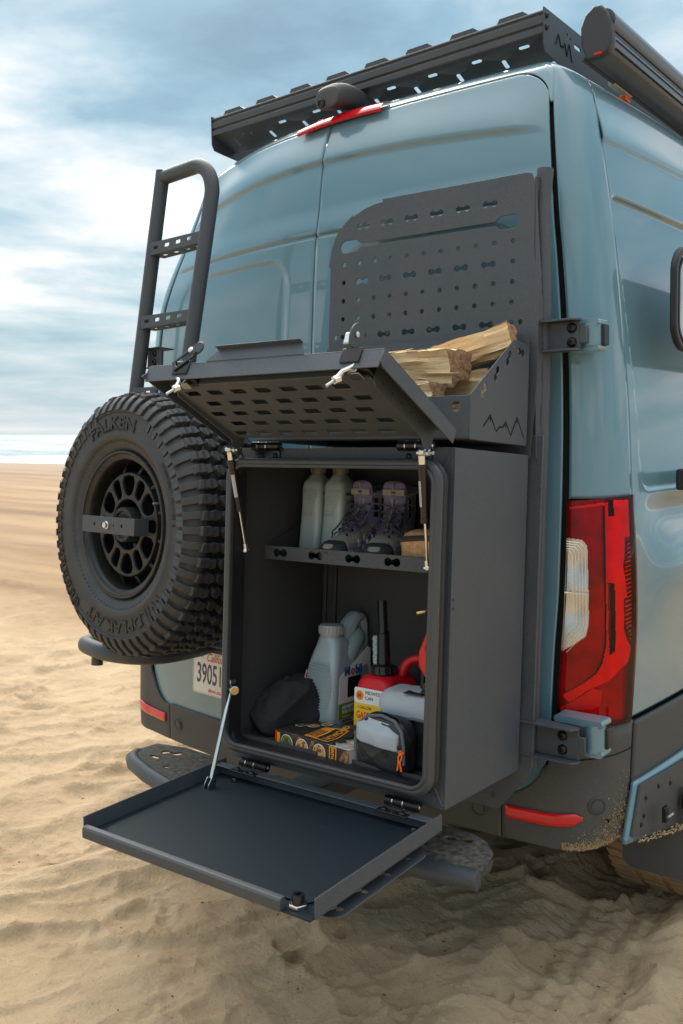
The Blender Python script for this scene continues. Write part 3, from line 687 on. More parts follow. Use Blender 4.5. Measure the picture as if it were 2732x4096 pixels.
for y, z in ((2.43, -1.01), (2.59, -1.025)):
    b_ = VB(); b_.box(.022, .034, y - .012, y + .012, z - .022, z + .020, mtx=Matrix.Translation((-.855, 0, 0))); b_.build('catch', 'bolt', locker, bevel=.002)
    b_ = VB(); b_.tube([Vector((-.815, y - .016, z - .002)), Vector((-.812, y + .016, z - .002))], .0035, 8); b_.build('catch_pin', 'zinc', locker)
# sand caked along the lower corner edge
b_ = VB()
for i in range(2600):
    t = rng.uniform(1.15, 1.98); hgt = abs(rng.normal(0, .028 + .05 * smooth(1.5, 1.95, t))) ; v = -1.076 + hgt
    if v > -.86 or (hgt > .02 and rng.random() > smooth(1.2, 2.0, t) * .8): continue
    p = bump_pt(t, v, .001); s_ = rng.uniform(.0007, .0019) * (1.7 if hgt < .01 else 1)
    b_.add([p + Vector((rng.uniform(-1, 1) * s_, rng.uniform(-1, 1) * s_, rng.uniform(-1, 1) * s_ * 1.4)) for _ in range(5)], [(0, 1, 2), (0, 2, 3), (0, 3, 4), (0, 4, 1), (1, 2, 3), (3, 4, 1)])
for i in range(260):
    y = rng.uniform(2.29, 2.8); p = sill(y, arch(y) + abs(rng.normal(0, .008)), .03); s_ = rng.uniform(.002, .004)
    b_.add([p + Vector((rng.uniform(-1, 1) * s_, rng.uniform(-1, 1) * s_ * 2, rng.uniform(-1, 1) * s_)) for _ in range(5)], [(0, 1, 2), (0, 2, 3), (0, 3, 4), (0, 4, 1), (1, 2, 3), (3, 4, 1)])
o = b_.build('caked_sand', 'mudsand', fix=False); o['kind'] = 'stuff'
# mud flap and rear wheel
b_ = VB(); b_.plate(rrect(-1.012, -.76, -1.268, -.99, .035), [], 2.60, 2.612, XZ); b_.build('mud_flap', 'mudplastic', bevel=.002)
wh = VB(); mt_ = axis_m(Vector((-.865, 3.13, -1.115)), (-1, 0, 0))
wh.lathe([(.23, .0), (.27, -.012), (.33, -.015), (.375, 0), (.400, .02), (.408, .06), (.410, .14), (.408, .22), (.40, .265), (.33, .285), (.23, .28)], 90, mt_); wheel = wh.build('wheel', 'mudtyre')
for k in range(60):
    a = 2 * math.pi * k / 60
    for s0, s1, dd in ((.012, .085, 0), (.10, .17, .5), (.185, .265, .1)):
        a0 = a + dd * math.pi / 30; ring = []
        b_ = VB(); P = []
        for rr in (.402, .416):
            for (aa, hh) in ((a0 - .036, s0), (a0 + .030, s0 + .008), (a0 + .040, s1), (a0 - .030, s1 - .01)):
                P.append(mt_ @ Vector((rr * math.cos(aa), rr * math.sin(aa), hh)))
        b_.add(P, [(0, 1, 2, 3), (4, 5, 6, 7), (0, 1, 5, 4), (1, 2, 6, 5), (2, 3, 7, 6), (3, 0, 4, 7)])
        if abs(math.degrees(math.atan2(P[0].z + 1.105, P[0].y - 3.13)) + 125) < 55: b_.build('tread_block', 'mudtyre', wheel, bevel=.002)
# side window and its frame, silver track
sw = VB(); f2 = lambda a, b, c: (Vector((-.862 + .045 * (1 - math.exp(-(a - 2.42) / .55)) + c - .05 * (b - .3) * 0, a, b)))
sw.plate(rrect(2.505, 3.3, .235, .515, .075, 10), [rrect(2.523, 3.28, .250, .497, .062, 10)], .0, .018, f2); win = sw.build('side_window', 'black', bevel=.004)
b_ = VB(); b_.plate(rrect(2.523, 3.28, .250, .497, .062, 10), [], .006, .010, f2); b_.build('glass', 'glass', win)
b_ = VB(); b_.plate(rrect(2.531, 3.27, .256, .490, .056, 10), [rrect(2.538, 3.26, .262, .482, .05, 10)], .010, .016, f2); b_.build('inner_frame', 'black', win)
b_ = VB(); b_.box(-.86, -.822, 2.615, 4.4, -.137, -.092); tr = b_.build('side_rail', 'zinc', bevel=.004)
b_ = VB(); b_.box(-.862, -.818, 2.585, 2.618, -.145, -.086); b_.build('end_cap', 'black', tr, bevel=.008, seg=4)
# third brake light and camera pod over the door tops
b_ = VB()
def brk(u, q):
    x = -2.005 + .335 * u; p = body((x - XC) / .75, 1.0 + .03 * q, .006 + .012 * math.sin(math.pi * max(0, min(1, q)))**.5 if 0 < q < 1 else .001)
    return Vector((x, p.y - .014 + .022 * q, .994 + .040 * q + .006 * math.sin(u * math.pi) + .006 * u))
b_.grid(brk, lin(0, 1, 40), lin(0, 1, 9)); brl = b_.build('brake_light', 'redlamp', fix=False)
b_ = VB(); sec = [(-.050, .034, .018, 1.054), (-.052, .045, .032, 1.056), (-.03, .050, .040, 1.066), (.02, .050, .038, 1.080), (.08, .045, .030, 1.088), (.16, .032, .018, 1.092)]
rings = []
for dy, hx, hz, zc in sec:
    rings.append([Vector((-1.850 + hx * (abs(math.cos(a)) ** .7) * (1 if math.cos(a) > 0 else -1), 2.345 + dy, zc + hz * (abs(math.sin(a)) ** .7) * (1 if math.sin(a) > 0 else -1) + .012)) for a in [2 * math.pi * i / 28 for i in range(28)]])
b_.loft(rings); pod = b_.build('camera_pod', 'plastic', sub=1)
b_ = VB(); b_.lathe([(.014, -.01), (.014, .004), (.009, .006), (.008, .002)], 20, axis_m(Vector((-1.868, 2.292, 1.055)), (0, -1, -.1))); b_.build('lens', 'blackgloss', pod)
# licence plate on the left-hand door
def on_door(x, z, o=.004): return body((x - XC) / cat(VG, z), z, o, True)
pm = Matrix.Translation(VI @ on_door(-2.432, -.872, .010)); ddir = (on_door(-2.127, -.872, .010) - on_door(-2.432, -.872, .010)).normalized(); zdir = (on_door(-2.432, -.72, .010) - on_door(-2.432, -.872, .010)).normalized(); ydir = zdir.cross(ddir).normalized()
pm = pm @ Matrix((( ddir.x, ydir.x, zdir.x, 0), (ddir.y, ydir.y, zdir.y, 0), (ddir.z, ydir.z, zdir.z, 0), (0, 0, 0, 1)))
b_ = MB(); b_.plate(rrect(0, .305, 0, .152, .012), [], -.002, 0, XZ); lp = b_.build('licence_plate', 'plate', doors[-1], bevel=.0005); lp.matrix_local = pm
b_ = MB(); b_.plate(rrect(.003, .302, .003, .149, .010), [rrect(.0045, .3005, .0045, .1475, .009)], -.0027, -.002, XZ); b_.build('plate_rim', 'cap', lp)
FM = face_m
text('39051X3', .098, FM(.022, -.0022, .040), 'plate_number', 'navy', lp, sx=.60, bold=.0015)
text('California', .040, FM(.075, -.0022, .119), 'state_name', 'redink', lp, sx=.85, shear=.45, bold=.0004)
text('dmv.ca.gov', .020, FM(.088, -.0022, .011), 'web_line', 'redink', lp, sx=1.25, bold=.0005)
text('OCT', .020, FM(.030, -.0022, .128), 'month_sticker', 'navy', lp, sx=.8)
# dark trim over the plate, door bracket on the left
b_ = VB(); b_.box(-2.40, -1.95, 2.17, 2.205, -.705, -.69); b_.build('plate_trim', 'black', bevel=.003)
for z0, y0, xa, xb in ((.262, 2.262, -1.03, -.935), (-.752, 2.20, -1.025, -.895)):
    hz = .040 if z0 > 0 else .047
    b_ = VB(); b_.plate(rrect(xa - .0, xb, z0 + hz - .018, z0 + hz, .008), [], y0 - .038, y0 + .02, XZ); hg = b_.build('door_hinge', 'paint', bevel=.004, seg=3)
    b_ = VB(); b_.plate(rrect(xa - .0, xb, z0 - hz, z0 - hz + .018, .008), [], y0 - .038, y0 + .02, XZ); b_.build('hinge_arm', 'paint', hg, bevel=.004, seg=3)
    b_ = VB(); b_.cyl((xb - .026, y0 - .018, z0 - hz + .012), (xb - .026, y0 - .018, z0 + hz - .012), .0255, 28); b_.build('hinge_barrel', 'paint', hg)
    b_ = VB(); b_.box(xb - .004, xb + .008, y0 - .018, y0 + .014, z0 - .026, z0 + .026); b_.build('hinge_cap', 'black', hg, bevel=.003)

# ------------------------------------------------------------------ roof rack
# rack corners: left (-2.52, 2.45), right (-1.19, 2.45); rail z 1.13 .. 1.19, tray underneath
rk = thing('roof_rack', 'flat black roof rack with ribbed deck and slotted front fairing on the van roof', 'roof rack', M_V, (-1.855, 2.45, 1.08))
RO = Matrix.Translation((1.855, -2.45, -1.08))
class OB(MB):
    def __init__(s, mtx): MB.__init__(s); s.x = mtx
    def build(s, *a, **k): s.v = [tuple(s.x @ Vector(p)) for p in s.v]; return MB.build(s, *a, **k)
XL, XR = -2.515, -1.195
prof = [(0, 1.133), (0, 1.150), (.006, 1.152), (.006, 1.157), (0, 1.159), (0, 1.180), (.006, 1.182), (.006, 1.187), (.001, 1.190), (.003, 1.196), (.03, 1.197), (.03, 1.133)]
b_ = OB(RO); b_.loft([[Vector((x, 2.45 + a, z)) for a, z in prof] for x in (XL, XR)]); b_.build('rear_rail', 'pc', rk, bevel=.0015)
# lower fairing sheet with slots, tilted back under the rail
holes = []
for i in range(7):
    holes.append(rrect(.298 + i * .155, .332 + i * .155, .026, .039, .006, 4)); holes.append(rrect(.228 + i * .155, .242 + i * .155, .056, .092, .006, 4))
holes += [rrect(.06, .072, .04, .085, .005, 4), rrect(.115, .127, .028, .040, .005, 4), rrect(.152, .164, .034, .046, .005, 4)]
W_ = XR - XL
b_ = OB(RO); b_.plate([(0, 0), (W_, 0), (W_, .115), (0, .115)], holes, 0, .003, lambda a, b, c: (XL + a, 2.452 + b * .93 + c, 1.135 - b * .36)); b_.build('fairing', 'pc', rk)
for i in range(8):
    x0 = XL + .045 + i * .160
    b_ = OB(RO); b_.loft([[Vector((x0 + a, y, z)) for a, z in ((0, 1.196), (.012, 1.214), (.085, 1.214), (.105, 1.200), (.125, 1.196), (.125, 1.190), (0, 1.190))] for y in (2.462, 2.56)]); b_.build('deck_board', 'pc', rk, bevel=.001)
    b_ = OB(RO); b_.loft([[Vector((x0 + a, y, z)) for a, z in ((0, 1.196), (.012, 1.214), (.085, 1.214), (.105, 1.200), (.125, 1.196), (.125, 1.190), (0, 1.190))] for y in (3.05, 5.2)]); b_.build('deck_board', 'pc', rk, bevel=.001)
for sx, x in ((-1, XL), (1, XR)):
    LG = [[(.018, .045), (.036, .078), (.052, .048), (.060, .052), (.068, .050), (.078, .066), (.092, .034), (.108, .072), (.128, .026)]]
    hol = [rrect(.20, .245, .07, .082, .003, 2), circ(.152, .092, .004, 8), circ(.172, .086, .004, 8)] if sx > 0 else []
    b_ = OB(RO); b_.plate([(0, .12), (0, .02), (.012, .0), (.05, -.004), (.40, -.03), (2.3, -.03), (2.3, .12)], hol, 0, .004 * sx, lambda a, b, c: (x + c, 2.448 + a, 1.082 + b)); sp = b_.build('side_plate', 'pc', rk, bevel=.001)
    if sx > 0:
        for z in (1.150, 1.182): bolt(sp, RO @ Vector((x + .004, 2.463, z)), (1, 0, 0), .0065, .006)
        pts = [RO @ Vector((x + .0048, 2.448 + a + .055, 1.082 + b - .004)) for a, b in LG[0]]
        b_ = MB()
        for p, q in zip(pts, pts[1:]): b_.cyl(p, q, .0016, 6)
        b_.build('peak_logo', 'void', sp)
# ------------------------------------------------------------------ awning
aw = thing('awning', 'rolled grey awning cassette fixed along the right edge of the roof rack', 'awning', M_V, (-1.06, 2.5, 1.05))
AO = Matrix.Translation((1.06, -2.5, -1.05))
sec = [(-1.1, 1.085), (-1.102, 1.13), (-1.09, 1.160), (-1.065, 1.178), (-1.045, 1.176), (-1.028, 1.155), (-1.018, 1.125), (-1.026, 1.122), (-1.016, 1.095), (-1.016, 1.075), (-1.024, 1.055), (-1.05, 1.046), (-1.085, 1.045)]
b_ = OB(AO); b_.loft([[Vector((x, y, z)) for x, z in sec] for y in (2.52, 5.4)]); b_.build('cassette', 'awn', aw, bevel=.002, angle=50)
b_ = OB(AO); b_.tube([Vector((-1.048, 2.515, 1.140)), Vector((-1.048, 5.4, 1.140))], .036, 24); b_.build('roller_housing', 'awn', aw)
sc2 = [(-1.061 + (x + 1.061) * 1.04, 1.11 + (z - 1.11) * 1.05) for x, z in sec if (x, z) != (-1.026, 1.122)]
b_ = OB(AO); b_.loft([[Vector((x, y, z)) for x, z in sc2] for y in (2.492, 2.520)]); ec = b_.build('end_cap', 'awnd', aw, bevel=.006, seg=3)
for z in (1.109, 1.088, 1.066):
    b_ = OB(AO); b_.box(-1.0175, -1.0145, 2.53, 5.4, z - .0016, z + .0016); b_.build('groove', 'void', aw)
b_ = OB(AO); b_.tube([Vector((-1.100, 2.50, 1.052)), Vector((-1.100, 5.4, 1.052))], .006, 8); b_.build('lower_rail', 'pc', aw)
b_ = OB(AO); b_.box(-1.118, -1.095, 2.72, 2.86, 1.046, 1.060); b_.build('mounting_bracket', 'offwhite', aw, bevel=.002)
b_ = OB(AO); b_.box(-1.13, -1.105, 2.83, 2.87, 1.035, 1.05); b_.build('orange_clip', 'amberlamp', aw, bevel=.003)
b_ = OB(AO); b_.box(-1.062, -1.04, 2.489, 2.493, 1.048, 1.054); b_.build('red_tab', 'redlamp', aw)

# ------------------------------------------------------------------ ladder and spare wheel carrier (left-hand door)
def lx(z): return -.105 + .060 * (z - .42) / .71
ly = lambda z: .10 + .04 * (z - .42) / .71
ld = thing('door_ladder', 'black tubular ladder with slotted rungs on the left rear door', 'ladder', M_T, (0, .12, .4))
LO = Matrix.Translation((0, -.12, -.4))
b_ = OB(LO); b_.tube([Vector((lx(z) + .012, ly(z), z)) for z in lin(.30, 1.125, 12)], .0225, 22); b_.build('outer_post', 'pc', ld)
pth = []
for i in range(3): pth.append(Vector((-.03 + .05 * i, .14, 1.105)))
for i in range(1, 12): a = math.pi / 2 * (1 - i / 11); pth.append(Vector((.13 + .095 * math.cos(a), .14 + .0 * i, 1.01 + .095 * math.sin(a))))
for z in (.9, .8, .7, .6, .5, .42, .30): pth.append(Vector((.232 - (.98 - z) * .11, ly(z), z)))
b_ = OB(LO); b_.tube(pth, .0225, 22); b_.build('inner_post', 'pc', ld)
for z in (.880, .648, .420):
    x0, x1 = lx(z), .232 - (.98 - z) * .11; y = ly(z) - .020; L_ = x1 - x0 - .02
    b_ = OB(LO @ Matrix.Translation((x0 + .01, y, z - .020)))
    b_.plate([(0, 0), (.008, -.006), (L_, -.006), (L_, .028), (0, .034)], [rrect(L_ * k - .013, L_ * k + .013, .009, .020, .005, 3) for k in (.16, .38, .60, .82)], 0, .003, XZ)
    rg = b_.build('rung', 'pc', ld, bevel=.0008)
    b_ = OB(LO @ Matrix.Translation((x0 + .01, y, z - .027)))
    b_.plate([(.004, 0), (L_ - .004, 0), (L_ - .004, .05), (.02, .05)], [rrect(L_ * k - .013, L_ * k + .013, .020, .034, .005, 3) for k in (.22, .44, .66, .86)], 0, .003, XY)
    b_.build('rung_tread', 'pc', rg, bevel=.0008)
b_ = OB(LO); b_.box(-.085, -.01, .135, .145, .50, .565); b_.box(-.085, -.01, .125, .185, .500, .504); b_.box(-.085, -.01, .125, .185, .562, .566); br = b_.build('door_bracket', 'pc', ld, bevel=.001)
for z in (.52, .547): bolt(br, LO @ Vector((-.045, .135, z)), (0, -1, 0))
hp_ = [(-.33, .36, -.43), (-.375, .25, -.43), (-.385, .15, -.43), (-.355, .098, -.43), (-.29, .078, -.43), (-.20, .068, -.43), (-.12, .082, -.43), (-.06, .118, -.43), (-.030, .195, -.43), (-.055, .325, -.43), (-.09, .42, -.43)]
hp2 = []
for i in range(len(hp_) - 1):
    for k in range(4):
        u = k / 4; p0, p1, p2, p3 = [Vector(hp_[max(0, min(len(hp_) - 1, i + q))]) for q in (-1, 0, 1, 2)]
        hp2.append(.5 * ((2 * p1) + (p2 - p0) * u + (2 * p0 - 5 * p1 + 4 * p2 - p3) * u * u + (3 * p1 - p0 - 3 * p2 + p3) * u**3))
hp2.append(Vector(hp_[-1]))
hpT = thing('tyre_carrier', 'black bent tube cradle bolted under the spare wheel on the left rear door', 'wheel carrier', M_T, (0, .2, -.44))
HO = Matrix.Translation((0, -.2, .44))
b_ = OB(HO); b_.tube(hp2, .028, 22); b_.build('hoop_tube', 'pc', hpT)
b_ = OB(HO); b_.cyl(Vector((-.26, .085, -.43)), Vector((-.26, .085, -.485)), .019, 20); b_.build('leg_stub', 'pc', hpT)
b_ = OB(HO); b_.box(-.08, .08, .305, .335, -.40, .30); b_.build('upright', 'pc', hpT, bevel=.004)

# ------------------------------------------------------------------ spare wheel (axis along the local Y of the carrier frame)
sw_ = thing('spare_wheel', 'black off-road spare wheel with chunky tread mounted on the left rear door', 'spare wheel', M_T, (0, 0, 0))
AX = Matrix(((1, 0, 0, 0), (0, 0, 1, 0), (0, 1, 0, 0), (0, 0, 0, 1)))    # lathe h -> +Y
M['tread_gap_shade'] = mat('tread_groove_shade', (.010, .010, .010), .8)  # darker copy of the rubber: shade between the blocks painted into the grooves
b_ = MB()
tp = [(.226, .012), (.232, .004), (.238, -.002), (.250, -.008), (.262, -.013), (.264, -.017), (.285, -.022), (.288, -.0195), (.320, -.022), (.345, -.018), (.347, -.022), (.352, -.022), (.354, -.016), (.372, -.006), (.388, .010), (.393, .028), (.396, .05), (.397, .145), (.396, .24), (.389, .266), (.37, .288), (.32, .30), (.25, .29), (.226, .275)]
b_.lathe(tp, 160, AX, closed=True)
b_.m = [1 if .388 < tp[i // 160][0] and .388 < tp[(i // 160 + 1) % len(tp)][0] else 0 for i in range(len(b_.f))]
tyre = b_.build('tyre', ['rubber', 'tread_gap_shade'], sw_, angle=60)
# tread blocks: one mesh each of three kinds, copied round the tyre
def blk(poly, r0, r1, name, sipes=True, taper=.88):
    cx = sum(p[0] for p in poly) / len(poly); cy = sum(p[1] for p in poly) / len(poly); b = MB(); n = len(poly)
    def P(a, y, r): return Vector((r * math.sin(a / .41), y, r * math.cos(a / .41)))
    def rad(y, r): return r - .010 * smooth(.06, .0, y) - .010 * smooth(.20, .262, y)
    cx *= KS; poly = [(a * KS, y) for a, y in poly]
    poly = [(cx + (a - cx) * .94, cy + (y - cy) * .91) for a, y in poly]
    lo = [P(a, y, r0) for a, y in poly]; hi = [P(cx + (a - cx) * taper, cy + (y - cy) * taper, rad(y, r1)) for a, y in poly]
    b.add(lo + hi, [tuple(range(n, 2 * n))] + [(i, (i + 1) % n, n + (i + 1) % n, n + i) for i in range(n)])
    nb = len(b.f)
    w0 = max(p[0] for p in poly) - min(p[0] for p in poly); ys = sorted(p[1] for p in poly)
    for fy in ((.30, .62) if ys[-1] - ys[0] > .045 else (.5,)):      # zigzag sipes: black strips laid on the face, painting the shade of cuts
        y0 = ys[0] + (ys[-1] - ys[0]) * fy; Z = []
        for k in range(7):
            a = cx - w0 * .36 + w0 * .72 * k / 6; yy = y0 + (.0035 if k % 2 else -.0035) * (1 if w0 < 9 else 0); Z.append((a, yy))
        for (a1, y1), (a2, y2) in zip(Z, Z[1:]):
            b.add([P(a1, y1 - .0011, rad(y1, r1) + .0003), P(a2, y2 - .0011, rad(y2, r1) + .0003), P(a2, y2 + .0011, rad(y2, r1) + .0003), P(a1, y1 + .0011, rad(y1, r1) + .0003)], [(0, 1, 2, 3)], 1)
    o = b.build(name, ['rubber', 'void'], tyre, bevel=.0012, seg=1); return o
KN = 56; KS = 46 / KN
def jit(poly, k): return [(a + (((i * 37 + k * 17) % 7) - 3) * .0006, y + (((i * 53 + k * 29) % 7) - 3) * .0006) for i, (a, y) in enumerate(poly)]
SH = [[(-.021, .000), (.018, .000), (.020, .020), (.016, .030), (.022, .042), (.018, .062), (-.020, .060), (-.016, .044), (-.023, .030), (-.021, .018)],
      [(-.016, .006), (.020, .002), (.022, .022), (.018, .034), (.023, .048), (.014, .072), (-.018, .066), (-.022, .046), (-.015, .034), (-.021, .018)]]
C1 = [(-.022, .070), (-.004, .066), (.020, .082), (.024, .096), (.010, .100), (.014, .118), (-.006, .122), (-.014, .104), (-.024, .098)]
C2 = [(-.020, .128), (.006, .120), (.022, .132), (.018, .150), (.026, .164), (.006, .170), (-.010, .158), (-.024, .152)]
C3 = [(-.016, .172), (.010, .176), (.024, .190), (.018, .208), (-.006, .204), (-.024, .192)]
SH2 = [(-.021, .212), (.018, .214), (.022, .236), (.018, .268), (-.020, .268), (-.016, .246), (-.023, .230)]
protos = []
for nm, P, r0, r1, ph in [('tread_block', SH[0], .392, .415, 0), ('tread_block', SH[1], .392, .413, .5), ('tread_block', C1, .396, .4125, .15), ('tread_block', C2, .396, .4125, .55), ('tread_block', C3, .396, .4125, .25), ('tread_block', SH2, .396, .4125, .6)]:
    protos.append((blk(P, r0, r1, nm), P))
def ring_copies(o, angs_):
    for i, a in enumerate(angs_):
        c = o if i == 0 else o.copy()
        if i: COL.objects.link(c); c.parent = o.parent
        c.matrix_local = Matrix.Rotation(a, 4, 'Y')
st = 2 * math.pi / KN
ring_copies(protos[0][0], [st * (2 * k) for k in range(KN // 2)]); ring_copies(protos[1][0], [st * (2 * k + 1) for k in range(KN // 2)])
for (o, P), ph in zip(protos[2:], (.1, .55, .25, .6)): ring_copies(o, [st * (k + ph) for k in range(KN)])
# shoulder lugs that run down the sidewall, and moulded sidewall marks
b_ = MB(); mr_ = [(.352, -.0235), (.374, -.012), (.392, .004), (.401, .018)]
def lug(a0, w0, w1): return [[Vector((r * math.sin(a0 + w / r), y - .0045, r * math.cos(a0 + w / r))) for r, y in mr_] for w in (w0, w1)]
def strip(a0, w0, w1, hook):
    A, B = lug(a0, w0, w1); A2 = [p + Vector((0, .012, 0)) for p in A]; B2 = [p + Vector((0, .012, 0)) for p in B]
    n = len(A); vs = A + B + A2 + B2; fs = [(i, i + 1, n + i + 1, n + i) for i in range(n - 1)] + [(i, 2 * n + i, 2 * n + i + 1, i + 1) for i in range(n - 1)] + [(n + i, n + i + 1, 3 * n + i + 1, 3 * n + i) for i in range(n - 1)] + [(0, n, 3 * n, 2 * n), (n - 1, 2 * n - 1, 4 * n - 1, 3 * n - 1)]
    return vs, fs
b_.add(*strip(0, -.013, .009, 0)); lg = b_.build('shoulder_lug', 'rubber', tyre, bevel=.001, seg=1)
ring_copies(lg, [st * k for k in range(KN)])
b_ = MB(); P = []
for r, y in ((.322, -.0255), (.350, -.0235)): P += [Vector((r * math.sin(w / r), y, r * math.cos(w / r))) for w in (-.020, -.010, .010, .012)]
Pb = [p + Vector((0, .006, 0)) for p in P]
b_.add(P + Pb, [(1, 2, 6, 5), (0, 1, 5, 4), (9, 13, 14, 10), (1, 9, 10, 2), (2, 10, 14, 6), (6, 14, 13, 5), (5, 13, 9, 1)]); mk = b_.build('sidewall_bar', 'rubber', tyre)
ring_copies(mk, [st * (k + .5) for k in range(KN) if not (22 < k < 34 or k in (53, 54, 55, 0, 1, 2, 3))])
def arc_text(s, size, r0, a0, name, y=-.0225, depth=.003, sx=1., bold=0.):
    def bd(p): r = r0 + p.y; a = a0 + p.x / r0; return Vector((r * math.sin(a), y - p.z + (-.001), r * math.cos(a)))
    return text(s, size, None, name, 'rubber2', tyre, depth=depth, sx=sx, bold=bold, bend=bd)
arc_text('FALKEN', .052, .296, R(-30), 'maker_lettering', sx=1.35, bold=.001)
arc_text('WILDPEAK A/T', .050, .298, R(128), 'model_lettering', sx=1.25, bold=.001)
arc_text('LT285/70R17  121/118S  E', .016, .300, R(52), 'size_lettering', depth=.0015, sx=1.1)
for k, r0 in ((0, .252),):
    b_ = MB()
    for i in range(96):
        if 20 < i < 30: continue
        a = 2 * math.pi * i / 96; b_.cyl((.256 * math.sin(a), -.0125, .256 * math.cos(a)), (.278 * math.sin(a + .02), -.0195, .278 * math.cos(a + .02)), .0008, 4)
    o = b_.build('sidewall_rib', 'rubber2', tyre); o['kind'] = 'stuff'
# rim
b_ = MB(); b_.lathe([(.222, .020), (.230, .010), (.2315, .002), (.227, -.006), (.221, -.006), (.219, .0), (.214, .003), (.206, .004), (.202, .008), (.200, .02), (.196, .06), (.190, .12), (.188, .20), (.215, .26), (.222, .26), (.22, .03)], 120, AX, closed=True); rim = b_.build('rim', 'rim', sw_, angle=50)
b_ = MB(); b_.lathe([(.001, .19), (.188, .19)], 60, AX); b_.build('barrel_back', 'void', rim)
holes = []
def rot2(P, a): c, s_ = math.cos(a), math.sin(a); return [(x * c - z * s_, x * s_ + z * c) for x, z in P]
for k in range(12):
    a = -math.pi / 2 - 2 * math.pi * k / 12
    if k % 2 == 0: P = [(.094, -.017), (.108, -.026), (.132, -.034), (.148, -.028), (.154, 0), (.148, .028), (.132, .034), (.108, .026), (.094, .017), (.089, 0)]
    else: P = [(.093, -.011), (.100, -.0165), (.138, -.021), (.150, -.016), (.154, 0), (.150, .016), (.138, .021), (.100, .0165), (.093, .011), (.089, 0)]
    holes.append(rot2(P, a))
b_ = MB(); b_.plate(circ(0, 0, .162, 96), holes + [circ(0, 0, .078, 48)], .020, .034, XZ); fc = b_.build('spoke_face', 'rim', rim, bevel=.004, seg=3)
for k in range(12):
    a = math.pi * 2 * (k + .5) / 12; b_ = MB(); d = Vector((math.cos(a), 0, math.sin(a))); p = d * .158; q = d * .198
    b_.tube([Vector((p.x, .030, p.z)), Vector((q.x, .052, q.z))], .0065, 8); b_.build('rib', 'rim', rim)
b_ = MB(); b_.lathe([(.162, .021), (.164, .03), (.163, .06)], 80, AX, cap=False); b_.build('face_edge', 'rim', rim)
b_ = MB(); b_.lathe([(.001, .002), (.030, .0), (.032, .006), (.040, .006), (.042, .001), (.052, .0), (.055, .005), (.055, .05), (.060, .08)], 60, AX); b_.build('centre_cap', 'rim', rim)
b_ = MB(); b_.lathe([(.001, .09), (.078, .085), (.079, .03)], 40, AX, cap=False); b_.build('hub_well', 'black', rim)
for k in range(5):
    a = R(60 + 72 * k); b_ = MB(); b_.lathe([(.011, 0), (.011, .02), (.008, .026), (.002, .027)], 12, axis_m(Vector((.066 * math.cos(a), .070, .066 * math.sin(a))), (0, -1, 0))); b_.build('wheel_nut', 'bolt', rim)
b_ = MB(); b_.plate(rrect(-.145, .147, -.027, .024, .004, 3), [circ(-.075, -.001, .0055, 12), circ(-.032, -.001, .0035, 10), (circ(.034, -.001, .0035, 10)), circ(.078, -.001, .0055, 12)], -.050, -.044, XZ); b_.box(.141, .147, -.044, .0, -.027, .024)
pl_ = b_.build('brace_plate', 'pc', sw_, bevel=.0008)
b_ = MB(); b_.lathe([(.0125, 0), (.0125, .004), (.009, .005), (.009, .012), (.004, .013)], 20, axis_m((0, -.050, -.001), (0, -1, 0))); b_.build('clamp_bolt', 'chrome', pl_)
b_ = MB(); b_.cyl((0, -.044, -.001), (0, .05, -.001), .008, 12); b_.build('clamp_rod', 'bolt', pl_)
b_ = MB(); b_.lathe([(.0035, 0), (.0035, .012), (.0045, .012), (.004, .022)], 10, axis_m((.208 * math.cos(R(20)), .006, .208 * math.sin(R(20))), (-.3, -1, 0))); b_.build('valve', 'chrome', rim)

# ------------------------------------------------------------------ box carrier (right-hand door): peg board, posts, hinge brackets
cr = thing('door_carrier', 'black perforated peg board panel with side posts hinged on the right rear door', 'peg board', M_B, (0, .40, .7))
CO = Matrix.Translation((0, -.40, -.7))
arc = [(-.474, 1.530), (-.474, 1.522), (-.500, 1.520), (-.530, 1.513), (-.560, 1.501), (-.573, 1.495), (-.576, 1.500), (-.600, 1.482), (-.615, 1.468), (-.620, 1.470), (-.636, 1.440), (-.647, 1.412), (-.654, 1.380), (-.656, 1.358), (-.650, 1.356), (-.650, .80)]
ol = [(.0, .80), (.012, 1.0), (.010, 1.20), (-.008, 1.33), (-.012, 1.50), (-.020, 1.524), (-.036, 1.528)] + arc
hl = []
for i in range(6): hl.append(bone(-.537 + .0802 * i, 1.463)); hl.append(bone(-.537 + .0802 * i, 1.306)); hl.append(bone(-.537 + .0802 * i, 1.149))
for i in range(11):
    x = -.601 + .0535 * i
    for z in (1.359, 1.254, 1.2015): hl.append(circ(x, z, .0066, 12))
hl += [circ(-.601, 1.307, .0066, 12), circ(-.066, 1.307, .0066, 12), circ(-.601, 1.15, .0066, 12), circ(-.625, 1.15, .0066, 12), circ(-.066, 1.149, .0066, 12), circ(-.040, 1.149, .0066, 12)]
hl.append([(-.598, 1.392)] + [(-.598 + .018 * math.cos(R(a)), 1.410 + .018 * math.sin(R(a))) for a in range(-110, -271, -20)] + [(-.562, 1.428), (-.554, 1.421), (-.544, 1.4145), (-.118, 1.4145), (-.110, 1.423), (-.100, 1.427)] + [(-.067 + .018 * math.cos(R(a)), 1.409 + .018 * math.sin(R(a))) for a in range(90, -91, -20)] + [(-.100, 1.391), (-.110, 1.395), (-.118, 1.4035), (-.544, 1.4045), (-.556, 1.396)])
b_ = OB(CO); b_.plate(ol, hl, .390, .3935, XZ); b_.build('peg_board', 'pcd', cr, bevel=.0006, seg=1)
